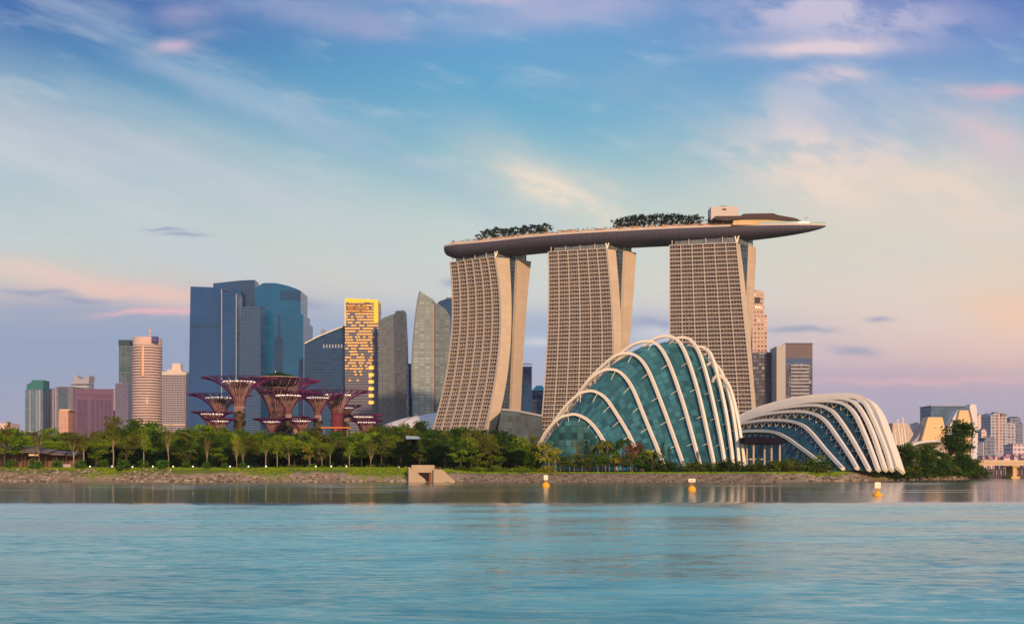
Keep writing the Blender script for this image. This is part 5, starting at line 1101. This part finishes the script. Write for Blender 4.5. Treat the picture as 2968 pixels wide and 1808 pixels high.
# ------------------------------------------------------------------ trees
def tree_mesh(kind, seed):
    """unit trees in metres, returned as (height, trunk mesh builder, crown mesh builder, tints)"""
    rr = random.Random(seed); T, C, tint = MB(), MB(), []
    def leaves(c, rad, n, size, k, flat=1.0, droop=0):
        for _ in range(n):
            d = Vector((rr.gauss(0, 1), rr.gauss(0, 1), rr.gauss(0, 1) * flat)) * rad * .55; p = c + d
            if droop: p.z -= abs(rr.gauss(0, droop))
            a = Vector((rr.uniform(-1, 1), rr.uniform(-1, 1), rr.uniform(-.7, .7))).normalized() * size * rr.uniform(.6, 1.3)
            b_ = a.cross(Vector((rr.uniform(-1, 1), rr.uniform(-1, 1), rr.uniform(-1, 1)))).normalized() * size * rr.uniform(.35, .8)
            C.quad(p - a, p - b_, p + a, p + b_); tint.append(min(1, max(0, k + rr.uniform(-.18, .18))))
    def limb(p, q, r0, r1, bend=.5):
        mid = p.lerp(q, .5) + Vector((rr.uniform(-bend, bend), rr.uniform(-bend, bend), 0)); T.tube([p, mid, q], [r0, (r0 + r1) / 2, r1], 5)
    if kind == 'broad':
        H = 15; T.tube([(0, 0, -.5), (.2, 0, 3), (0, .1, 6.5)], [.42, .32, .22], 7)
        for i in range(rr.randint(24, 32)):
            a = rr.uniform(0, 6.28); z = rr.uniform(3.2, 14); e = math.sin(math.pi * min(1, max(0, (z - 1.2) / 13.6))) ** .65 * 4.6 * rr.uniform(.35, 1.0)
            c = Vector((math.cos(a) * e, math.sin(a) * e, z)); k = rr.random() * .7 + .2 * (z / 15)
            if i % 4 == 0: limb(Vector((0, 0, min(6, z * .6))), c, .16, .05)
            leaves(c, rr.uniform(1.1, 2.0), 46, .42, k, .6)
    elif kind == 'dense':
        H = 15; T.tube([(0, 0, -.5), (.2, 0, 3), (0, .1, 6.5)], [.5, .38, .25], 7)
        for i in range(60):
            a = rr.uniform(0, 6.28); z = rr.uniform(1.6, 14.2); e = math.sin(math.pi * min(1, max(0, (z + .8) / 15.6))) ** .6 * 5.0 * rr.uniform(.3, 1.0)
            c = Vector((math.cos(a) * e, math.sin(a) * e, z)); k = rr.random() * .8
            if i % 5 == 0: limb(Vector((0, 0, min(6, z * .6))), c, .16, .05)
            leaves(c, rr.uniform(1.1, 2.0), 60, .40, k, .6)
    elif kind == 'round':
        H = 15; T.tube([(0, 0, -.5), (.2, 0, 3), (0, .1, 8)], [.6, .45, .3], 7)
        for i in range(75):
            top = i < 48; a = rr.uniform(0, 6.28); z = rr.uniform(7.2, 14.6) if top else rr.uniform(2, 8); e = (math.sqrt(max(.05, 1 - ((z - 10.8) / 4.2) ** 2)) * 3.6 if top else 3.2 - .1 * z) * rr.uniform(.3, 1.0)
            c = Vector((math.cos(a) * e, math.sin(a) * e, z))
            if i % 6 == 0: limb(Vector((0, 0, min(7, z * .6))), c, .16, .05)
            leaves(c, rr.uniform(1.1, 1.7), 90, .30, rr.random() * .8, .7)
    elif kind == 'slender':
        H = 17; T.tube([(0, 0, -.5), (.15, .1, 4), (-.1, 0, 8)], [.30, .25, .18], 7)
        for i in range(rr.randint(7, 9)):
            a = rr.uniform(0, 6.28); c = Vector((math.cos(a) * rr.uniform(.6, 2.4), math.sin(a) * rr.uniform(.6, 2.4), rr.uniform(9.5, 16))); limb(Vector((0, 0, rr.uniform(5, 8))), c, .13, .04, .3)
            for q in range(4): leaves(c + Vector((rr.uniform(-1.3, 1.3), rr.uniform(-1.3, 1.3), rr.uniform(-2.0, .8))), rr.uniform(1.0, 1.6), 34, .36, rr.random(), .8)
    elif kind == 'young':
        H = 9; T.tube([(0, 0, -.4), (.1, .05, 2.4), (0, 0, 4.2)], [.16, .13, .09], 6)
        for i in range(rr.randint(12, 16)):
            a = rr.uniform(0, 6.28); z = rr.uniform(3.4, 8.6); e = math.sin(math.pi * (z - 2.4) / 7.2) ** .7 * 2.9 * rr.uniform(.3, 1); c = Vector((math.cos(a) * e, math.sin(a) * e, z))
            if i % 2 == 0: limb(Vector((0, 0, rr.uniform(2.2, 4))), c, .07, .03, .2)
            leaves(c, rr.uniform(.8, 1.4), 34, .32, rr.random() * .9, .45)
    elif kind == 'bare':
        H = 14; T.tube([(0, 0, -.5), (.1, .05, 4), (0, 0, 6)], [.22, .17, .13], 6)
        for i in range(16):
            a = rr.uniform(0, 6.28); c = Vector((math.cos(a) * rr.uniform(.8, 2.4), math.sin(a) * rr.uniform(.8, 2.4), rr.uniform(8.5, 14))); limb(Vector((0, 0, rr.uniform(3.5, 6))), c, .09, .03, .3)
            leaves(c - Vector((0, 0, .8)), 1.5, 34, .28, rr.random(), .9)
    elif kind == 'bush':
        H = 3.6; T.tube([(0, 0, -.3), (0, 0, 1.4)], [.14, .08], 5)
        for i in range(26):
            a = rr.uniform(0, 6.28); z = rr.uniform(.5, 3.3); e = math.sqrt(max(0.05, 1 - ((z - 1.7) / 1.95) ** 2)) * 1.75 * rr.uniform(.55, 1); leaves(Vector((math.cos(a) * e, math.sin(a) * e, z)), .55, 40, .25, rr.random() * .8, .8)
    elif kind == 'shrub':
        H = 3.2; T.tube([(0, 0, -.3), (.1, 0, 1.2)], [.10, .05], 5)
        for i in range(16):
            a = rr.uniform(0, 6.28); e = rr.uniform(0, 2.2); leaves(Vector((math.cos(a) * e, math.sin(a) * e, rr.uniform(.4, 2.8 - e * .5))), .75, 22, .26, rr.random(), .7)
    elif kind == 'palm':
        H = 10; T.tube([(0, 0, -.4), (.2, 0, 4), (0, 0, 8)], [.22, .17, .15], 6)
        for i in range(18):
            a = rr.uniform(0, 6.28); L = rr.uniform(2.6, 3.5); up = rr.uniform(-.1, 1.1); pts = [Vector((math.cos(a) * L * t, math.sin(a) * L * t, 8 + up * 2.4 * t - 2.6 * t * t)) for t in (0, .25, .5, .75, 1)]
            k = rr.random()
            for p, q in zip(pts, pts[1:]):
                sd = (q - p).cross(Vector((0, 0, 1))).normalized()
                for s_ in (-1, 1):
                    for f in (0, .5):
                        w_ = p.lerp(q, f); C.quad(w_, w_ + (q - p) * .45, w_ + (q - p) * .7 + sd * s_ * .75 - Vector((0, 0, .55)), w_ + (q - p) * .35 + sd * s_ * .6 - Vector((0, 0, .35))); tint.append(k)
    elif kind == 'conifer':
        H = 13; T.tube([(0, 0, -.5), (0, 0, 12.5)], [.28, .04], 6)
        for i in range(34):
            z = 1.5 + 11 * (i / 34); e = (1 - z / 13.6) * 2.6 * rr.uniform(.5, 1); a = i * 2.4; leaves(Vector((math.cos(a) * e, math.sin(a) * e, z)), .8, 22, .26, rr.random() * .8, .5, .2)
    elif kind == 'deck':
        H = 9; T.tube([(0, 0, -.3), (.2, 0, 2), (0, 0, 4)], [.25, .2, .12], 5)
        for i in range(15):
            a = rr.uniform(0, 6.28); e = rr.uniform(.6, 3.4); z = rr.uniform(4.2, 8.4) - e * .25; c = Vector((math.cos(a) * e, math.sin(a) * e, z)); limb(Vector((0, 0, rr.uniform(2, 4))), c, .12, .05, .3); leaves(c, rr.uniform(.7, 1.3), 22, .42, rr.random(), .5)
    return H, T, C, tint
VAR = {}
def variant(kind, fol, bark, i):
    key = (kind, fol, bark, i)
    if key not in VAR:
        H, T, C, tint = tree_mesh(kind, i * 31 + sum(map(ord, kind)))
        root = bpy.data.objects.new('tmp', None)
        a = T.build('trunk' if kind not in ('bush', 'shrub') else 'stem', PALEB if bark == 'pale' else BARK, None, smooth=True); c = C.build('crown', FOL[fol], None, tint=tint)
        ma, mc = a.data, c.data; bpy.data.objects.remove(a); bpy.data.objects.remove(c); bpy.data.objects.remove(root); VAR[key] = (H, ma, mc)
    return VAR[key]
NAMES = {'broad': ('broadleaf_tree', 'tree'), 'dense': ('broadleaf_tree', 'tree'), 'round': ('round_headed_tree', 'tree'), 'slender': ('slender_tree', 'tree'), 'young': ('young_tree', 'tree'), 'bare': ('thin_crowned_tree', 'tree'), 'bush': ('round_bush', 'bush'), 'shrub': ('shrub', 'shrub'),
         'palm': ('palm_tree', 'palm'), 'conifer': ('conifer_tree', 'tree'), 'deck': ('deck_tree', 'tree')}
def plant(kind, fol, x, y, top_z, label, group=None, wide=1.0, bark='brown', z=None, v=None):
    z = ground_z(x, y) if z is None else z; i = rnd.randrange(4) if v is None else v
    H, mt, mc = variant(kind, fol, bark, i); s = (top_z - z) / (H * .98)
    nm, cat = NAMES[kind]; o = thing(nm, label, cat, (x, y, z), rnd.uniform(0, 6.28), group); o.scale = (s * wide, s * wide, s)
    for nm2, me in (('trunk' if kind not in ('bush', 'shrub') else 'stem', mt), ('crown', mc)):
        c = bpy.data.objects.new(nm2, me); COL.objects.link(c); c.parent = o
    return o
def at_px(kind, fol, px, ytop, D, label, group=None, wide=1.0, bark='brown', v=None):
    D = max(D, shoreY(X_(px, D)) + 10.2)
    return plant(kind, fol, X_(px, D), D, Z_(ytop, D), label, group, wide, bark, None, v)
# far belt (shared labels: nothing tells these apart)
BELT = [(-80, 1250), (0, 1248), (40, 1240), (80, 1262), (150, 1256), (200, 1246), (260, 1262), (330, 1240), (380, 1225), (440, 1222), (480, 1250), (530, 1248), (600, 1238), (650, 1240), (720, 1250), (780, 1262), (860, 1250), (930, 1256), (1000, 1250),
        (1060, 1244), (1110, 1232), (1170, 1228), (1230, 1226), (1300, 1236), (1360, 1240), (1430, 1246), (1480, 1262), (1560, 1272), (1600, 1300), (1640, 1320)]
ZONES = [(-200, 'dark tree in the dense belt under the small towers at the left end', 'far trees at the left end'), (335, 'tree in the dense belt under the round striped tower', 'far trees under the round tower'),
         (560, 'tree in the dense belt at the feet of the purple tree towers', 'far trees under the tree towers'), (1090, 'tree in the dense belt under the white shell roof and left hotel tower', 'far trees under the hotel'),
         (1440, 'tree in the belt between the left hotel tower and the tall glasshouse', 'far trees by the glasshouse')]
for row, (D, dy, step) in enumerate(((600, 2, 22), (545, 10, 20), (500, 22, 21))):
    px = -110 + row * 8
    while px < (1610 if row else 1500):
        DD = D + rnd.uniform(-14, 14); yy = interp(BELT, px) + dy + rnd.uniform(-9, 20)
        zn = [z for z in ZONES if px >= z[0]][-1]
        fol = rnd.choice(['dark', 'dark', 'mid', 'mid', 'olive'] if row < 2 else ['dark', 'mid', 'mid', 'bright', 'bright', 'olive'])
        if 1480 < px and row == 0: px += step; continue
        x = X_(px, DD)
        plant('dense' if rnd.random() < .6 else 'broad', fol, x, DD, Z_(yy, DD), zn[1], zn[2], rnd.uniform(.75, 1.05)); px += step * rnd.uniform(.8, 1.25)
# low understorey closing the gaps between trunks, near-black leaf colour stands for the shade there
for px in range(-60, 1560, 17):
    D = rnd.uniform(452, 470); zn = [z for z in ZONES if px >= z[0]][-1]
    if px < 215: D = 475
    at_px('dense', rnd.choice(['shade', 'shade', 'dark']), px + rnd.uniform(-5, 5), rnd.uniform(1293, 1318), D, 'dark undergrowth tree behind the front row of the left bank', 'undergrowth trees of the left bank', 1.25)
for px, yt in ((1098, 1240), (1132, 1236), (1150, 1244), (1192, 1238), (1204, 1228), (1240, 1236), (1262, 1240), (1330, 1244), (1352, 1238), (1398, 1246), (1440, 1244)):
    at_px('slender' if px % 4 else 'deck', 'dark', px, yt, 560, 'dark treetop standing clear of the belt against the shell roof and the left hotel tower', 'clear dark treetops under the hotel', 1.15)
for px, yt, kd in ((66, 1246, 'palm'), (142, 1240, 'slender'), (300, 1236, 'palm'), (392, 1216, 'slender'), (455, 1226, 'young'), (512, 1236, 'palm'), (575, 1230, 'slender'), (628, 1226, 'young'), (668, 1238, 'palm'), (745, 1240, 'slender'), (822, 1246, 'palm'), (905, 1240, 'slender'), (965, 1246, 'young'), (1030, 1238, 'slender'), (1070, 1236, 'palm')):
    at_px(kd, rnd.choice(['mid', 'bright', 'olive']), px, yt, 520, {'palm': 'palm whose fronds clear the treetops of the left bank belt', 'slender': 'tall loose-crowned tree rising out of the left bank belt', 'young': 'light green round crown rising out of the left bank belt'}[kd], {'palm': 'palms over the left belt', 'slender': 'tall trees over the left belt', 'young': 'light crowns over the left belt'}[kd], 1.2)
# front trees of the left bank
FR = [('young', 'bright', 14, 1236, 440, 'yellow-green tree at the extreme left edge, in front of the pink block', 1.3, 'brown'), ('slender', 'olive', 20, 1212, 448, 'wispy tree rising above the pink block at the extreme left', .7, 'brown'), ('young', 'bright', 46, 1240, 444, 'yellow-green tree beside the grey flat-roofed kiosk', .9, 'brown'),
      ('bare', 'olive', 113, 1252, 434, 'thin almost leafless tree in front of the cafe pavilion', .8, 'pale'), ('slender', 'olive', 213, 1246, 434, 'tree with forked pale trunk just right of the cafe, left of its twin', 1.2, 'pale'), ('slender', 'olive', 243, 1244, 436, 'pale-trunked tree right of the forked one beside the cafe', 1.1, 'pale'),
      ('young', 'bright', 278, 1276, 432, 'low bright green spreading tree by the second promenade lamp', 1.25, 'brown'), ('slender', 'olive', 328, 1208, 433, 'tallest pale-trunked tree, standing left of the round striped tower', .85, 'pale'), ('young', 'olive', 366, 1258, 433, 'rust-tinged tree right of the tallest pale-trunked one', .8, 'brown'),
      ('slender', 'bright', 417, 1240, 433, 'green pale-trunked tree under the round striped tower', .9, 'pale'), ('bare', 'olive', 488, 1238, 432, 'thin pale tree in front of the gridded tower', .8, 'pale'), ('young', 'olive', 545, 1290, 436, 'olive tree with broad low crown below the leftmost glass tower', 1.5, 'brown'),
      ('bare', 'olive', 600, 1264, 433, 'pale leaning tree left of the bare blond one', .9, 'pale'), ('young', 'bright', 645, 1292, 434, 'round-crowned tree under the tallest tree tower', 1.2, 'brown'), ('bare', 'yellow', 686, 1272, 431, 'bare blond tree lit against the dark belt, below the tallest tree tower', .9, 'pale'),
      ('bare', 'olive', 704, 1285, 432, 'second blond tree close right of the bare blond one', .9, 'pale'), ('slender', 'bright', 770, 1268, 436, 'yellow-green tree under the tree tower with the pod', 1.0, 'pale'), ('slender', 'bright', 803, 1262, 437, 'dull green pale-trunked tree under the pod tower', .9, 'pale'),
      ('young', 'bright', 838, 1264, 446, 'wide bright tree between the pod tower and its right neighbour', 1.3, 'pale'), ('young', 'bright', 866, 1243, 470, 'brightest high crown below the low tree towers right of the pod', 1.0, 'brown'), ('young', 'yellow', 898, 1280, 432, 'small yellow tree with a straight pale trunk', .9, 'pale'),
      ('young', 'olive', 933, 1284, 431, 'olive tree with a pale trunk right of the small yellow one', .9, 'pale'), ('slender', 'mid', 957, 1282, 432, 'slim whitish-trunked tree under the orange walkway', .8, 'pale'), ('slender', 'bright', 1013, 1280, 432, 'tall straight-trunked tree under the right end of the orange walkway', 1.0, 'pale'),
      ('young', 'mid', 1048, 1270, 445, 'green tree below the rightmost low tree towers', 1.3, 'brown'), ('bare', 'olive', 1075, 1286, 434, 'thin grey-green tree near the left end of the shell roof', 1.1, 'pale'), ('young', 'olive', 1105, 1262, 450, 'olive tree before the left end of the shell roof', 1.2, 'brown'),
      ('dense', 'shade', 1160, 1282, 433, 'big near-black rounded tree left of the drain outlet', 1.1, 'brown'), ('dense', 'shade', 1187, 1290, 438, 'near-black tree directly above the drain outlet', 1.0, 'brown'), ('young', 'olive', 1215, 1300, 436, 'grey-green tree behind the drain outlet', 1.2, 'brown'),
      ('slender', 'dark', 1218, 1222, 520, 'dark tree standing up against the shell roof', .9, 'brown'), ('slender', 'dark', 1168, 1232, 520, 'dark tree at the middle of the shell roof', 1.0, 'brown'), ('palm', 'olive', 1415, 1238, 500, 'palm at the foot of the left hotel tower', 1.0, 'brown'),
      ('dense', 'shade', 1290, 1292, 437, 'dark drooping tree right of the drain outlet', .9, 'brown'), ('young', 'bright', 1335, 1290, 436, 'bright layered tree below the left hotel tower', 1.3, 'brown'), ('broad', 'bright', 1362, 1268, 462, 'light green leafy tree under the hotel tower foot', 1.0, 'brown'),
      ('young', 'bright', 1385, 1300, 434, 'yellow-green tree over the low bright bushes', 1.1, 'brown'), ('broad', 'olive', 1425, 1285, 448, 'olive crown right of the light green leafy tree', 1.0, 'brown'), ('broad', 'dark', 1470, 1256, 465, 'dark high tree before the glass podium', .9, 'brown'),
      ('broad', 'mid', 1452, 1320, 436, 'low full green tree before the glass podium', 1.2, 'brown'), ('broad', 'bright', 1510, 1268, 460, 'golden-green tall tree left of the tall glasshouse', 1.0, 'brown'), ('broad', 'olive', 1545, 1262, 470, 'olive tree at the left foot of the tall glasshouse', .9, 'brown'),
      ('dense', 'shade', 1495, 1310, 437, 'dark low tree above the bright bushes', 1.0, 'brown'), ('broad', 'mid', 1535, 1310, 438, 'green low tree left of the yellow tree', 1.0, 'brown'), ('young', 'yellow', 1590, 1274, 431, 'bright yellow feathery tree at the left foot of the tall glasshouse', 1.25, 'pale'),
      ('young', 'yellow', 1610, 1284, 433, 'second yellow tree close right of the feathery one', .8, 'pale')]
for k, f, px, yt, D, lab, wd, bk in FR: at_px(k, f, px, yt, D, lab, None, wd, bk)
for px, yt, lab in ((32, 1332, 'first round clipped bush from the left edge'), (104, 1330, 'round bush just right of the leafless tree by the cafe'), (167, 1332, 'round bush before the right end of the cafe'), (235, 1332, 'round bush between the two pale trees and the first lamp'),
                (297, 1331, 'round bush left of the tallest pale-trunked tree'), (360, 1331, 'round bush right of the tallest pale-trunked tree'), (415, 1333, 'round bush under the round striped tower'), (472, 1332, 'round bush left of the thin pale tree'),
                (540, 1335, 'round bush under the low olive tree'), (597, 1337, 'small bush below the leaning pale tree'), (652, 1341, 'round bush left of the bare blond tree'), (702, 1340, 'round bush right of the bare blond tree')):
    at_px('bush', 'clipped', px, yt, 420, lab, 'round bushes along the left bank', 1.15)
for i, px in enumerate(range(730, 1185, 21)):
    at_px('shrub', rnd.choice(['mid', 'olive', 'dark', 'bright']), px + rnd.uniform(-6, 6), rnd.uniform(1338, 1350), 431.5 + rnd.uniform(-1, 2), 'loose low shrub in the grass edge between the round bushes and the outlet', 'loose shrubs on the left bank', 1.3)
for i, px in enumerate(range(1290, 1575, 13)):
    at_px('shrub', 'bright' if px > 1380 else rnd.choice(['mid', 'olive']), px + rnd.uniform(-4, 4), rnd.uniform(1345, 1358), 431 + rnd.uniform(-1, 3), 'bright ground-hugging bush along the riprap right of the outlet', 'bright low bushes above the riprap', 1.6)
at_px('shrub', 'yellow', 1588, 1344, 430.5, 'yellow shrub at the water side under the yellow tree', None, 1.5)
# garden in front of the tall glasshouse
for px, yt, f, lab in ((1757, 1260, 'olive', 'tall palm before the second rib foot of the tall glasshouse'), (1805, 1256, 'dark', 'tallest palm, at the third rib foot of the tall glasshouse'), (1850, 1280, 'dark', 'palm just right of the red-leaved tree'), (1872, 1292, 'yellow', 'yellowish palm right of the red-leaved tree'),
                     (1783, 1318, 'yellow', 'small yellow palm low in the row before the tall glasshouse'), (1780, 1290, 'mid', 'green palm left of the tallest palm'), (1735, 1275, 'olive', 'olive palm before the glass of the tall glasshouse'), (1890, 1300, 'olive', 'palm left of the fourth rib foot')):
    at_px('palm', f, px, yt, 446 if yt < 1300 else 434, lab, 'palms before the tall glasshouse', .9 if yt < 1300 else 1.0)
at_px('young', 'red', 1833, 1272, 438, 'red-leaved tree before the tall glasshouse', None, .85, 'pale'); at_px('conifer', 'dark', 1700, 1272, 440, 'dark conifer left in front of the tall glasshouse', None, 1.3)
at_px('conifer', 'dark', 1921, 1278, 440, 'dark pointed conifer right of the fourth rib foot', None, .9); at_px('conifer', 'dark', 1940, 1292, 441, 'second smaller dark conifer right of the pointed one', None, .9); at_px('conifer', 'dark', 2022, 1305, 441, 'dark conifer between two rib feet near the middle buoy', None, 1.0)
at_px('bare', 'olive', 1672, 1275, 444, 'thin greyish tree against the blue end glass', None, .9, 'pale')
for i, px in enumerate(range(1625, 1905, 12)):
    at_px('young', rnd.choice(['mid', 'dark', 'olive', 'mid']), px + rnd.uniform(-3, 3), rnd.uniform(1306, 1322), 436 + rnd.uniform(-2, 3), 'small dark tree in the close row before the tall glasshouse', 'close row of small trees before the tall glasshouse', 1.15, rnd.choice(['pale', 'brown']))
for i, px in enumerate(range(1860, 2150, 13)):
    at_px('shrub' if i % 2 else 'young', rnd.choice(['dark', 'dark', 'olive', 'mid']), px + rnd.uniform(-4, 4), rnd.uniform(1326, 1348), 438 + rnd.uniform(-2, 2), 'dark shrubby plant at the rib feet of the tall glasshouse', 'planting at the rib feet of the tall glasshouse', 1.3)
for i, px in enumerate(range(2152, 2400, 12)):
    at_px('shrub' if i % 3 else 'young', rnd.choice(['dark', 'mid', 'olive']), px + rnd.uniform(-4, 4), rnd.uniform(1322, 1346), 444 + max(0, px - 2250) * .06, 'green shrubby plant before the pavilion and the low glasshouse', 'planting before the low glasshouse', 1.3)
at_px('broad', 'bright', 2378, 1318, 456, 'light green tree at the left rib feet of the low glasshouse', None, 1.3); at_px('broad', 'mid', 2300, 1326, 452, 'green tree right of the dark pavilion', None, 1.4)
# spit on the right
for px, yt, D, lab, wd in ((2606, 1290, 505, 'dark tree right against the last rib of the low glasshouse', 1.2), (2635, 1286, 515, 'dark tree below the white masts', 1.1), (2665, 1296, 525, 'dark tree below the left museum petal', 1.2), (2690, 1288, 540, 'dark tree below the tan museum petal', 1.1), (2715, 1304, 540, 'dark tree left of the great round tree', 1.2),
                       (2822, 1330, 575, 'dark low tree between the great round tree and the bridge', 1.5), (2800, 1320, 580, 'dark tree leaning on the right side of the great round tree', 1.3), (2740, 1315, 545, 'small dark tree at the left foot of the great round tree', 1.2)):
    at_px('dense', 'dark' if px in (2606, 2665, 2715, 2800) else 'mid', px, yt, D, lab, None, wd)
at_px('round', 'dark', 2778, 1222, 560, 'great dark round-headed tree alone above the right bank', None, 1.15, 'brown', 1)
for i, px in enumerate(range(2590, 2845, 15)):
    D = 470 + (px - 2590) * .44; at_px('shrub', rnd.choice(['dark', 'olive', 'mid']), px, rnd.uniform(1346, 1358), D, 'dark shrub in the scrub along the right bank', 'scrub along the right bank', 1.8)
# trees on the rooftop deck
def on_deck(px, ytop, k, lab, group=None, wide=1.0):
    best = min(range(61), key=lambda i: abs((CL[i].x / CL[i].y) * F + CX - px)); y = CL[best].y - 6 + k * 3; x = X_(px, y)
    plant('deck', 'sky', x, y, Z_(ytop, y), lab, group, wide, 'brown', RIM + .4)
for i in range(12): on_deck(1412 + i * 15.5, interp([(1412, 662), (1440, 657), (1500, 656), (1520, 648), (1580, 643)], 1412 + i * 15.5) + rnd.uniform(-2, 4), i % 3, 'dark tree in the left-hand clump on the rooftop deck', 'left clump of deck trees', 1.1)
for i in range(16): on_deck(1788 + i * 15.8, interp([(1788, 628), (1860, 618), (1960, 616), (2030, 620)], 1788 + i * 15.8) + rnd.uniform(-2, 5), i % 3, 'dark tree in the right-hand clump on the rooftop deck', 'right clump of deck trees', 1.0)
on_deck(2054, 630, 0, 'small dark tree at the left side of the deck lift block', None, .8); on_deck(1392, 676, 0, 'low dark tree near the left end of the rooftop deck', None, 1.2)
dh = MB(); tint = []
for i in range(3, 52):
    s, c, nn, w_ = deck_frame(i)
    for q in range(16):
        p = c + nn * w_ * rnd.uniform(.3, .78) + (CL[i + 1] - CL[i]) * rnd.random(); z = RIM + 3.0 + rnd.uniform(0, 2.3); s2 = rnd.uniform(.4, .9)
        dh.quad((p.x - s2, p.y, z), (p.x, p.y - s2, z - .4), (p.x + s2, p.y, z + .3), (p.x, p.y + s2, z + .6)); tint.append(rnd.random())
o = dh.build('hedge', FOL['olive'], None, tint=tint); tag(o, 'low brownish hedge running along the rooftop deck', 'hedge'); o['kind'] = 'stuff'; recenter(o, (CL[30].x, CL[30].y, RIM + 3))
# grass and weeds on the bank
gw = MB(); tint = []
for i in range(15000):
    x = rnd.uniform(-235, 255); of = abs(rnd.gauss(0, 4.5)) * -1 + 12.5; mid = -18 < x < 100
    if of < (9.4 if mid else 1.5): 
        if mid: continue
        continue
    y = shoreY(x) + of; g = mnoise.noise(Vector((x * 0.035, of * 0.10, 3.1)))
    if of < 8.5 and g < 0.06 and not -62 < x < -40: continue
    z = ground_z(x, y); s = rnd.uniform(.25, .6); a = rnd.uniform(-1, 1)
    gw.quad((x - s, y, z), (x + s, y + .2, z), (x + s * a, y, z + s * 1.1), (x + s * a - .3, y, z + s * .9)); tint.append(rnd.random())
o = gw.build('grass', FOL['bright'], None, tint=tint); tag(o, 'rough yellow-green grass along the top of the bank', 'grass'); o['kind'] = 'stuff'

# ------------------------------------------------------------------ thin evening haze
hz = MB(); hz.box(-9500, 9500, -300, 24500, -3.2, 330.0)
hm = bpy.data.materials.new('haze_air'); hm.use_nodes = True; nt = hm.node_tree; nt.nodes.clear()
ho = nt.nodes.new('ShaderNodeOutputMaterial'); hv = nt.nodes.new('ShaderNodeVolumePrincipled'); hv.inputs['Color'].default_value = (0.80, 0.82, 0.92, 1); hv.inputs['Density'].default_value = 0.000035; hv.inputs['Anisotropy'].default_value = 0.1
nt.links.new(hv.outputs[0], ho.inputs['Volume'])
o = hz.build('haze', hm); tag(o, 'thin pale evening haze over the water and the city', 'haze'); o['kind'] = 'stuff'
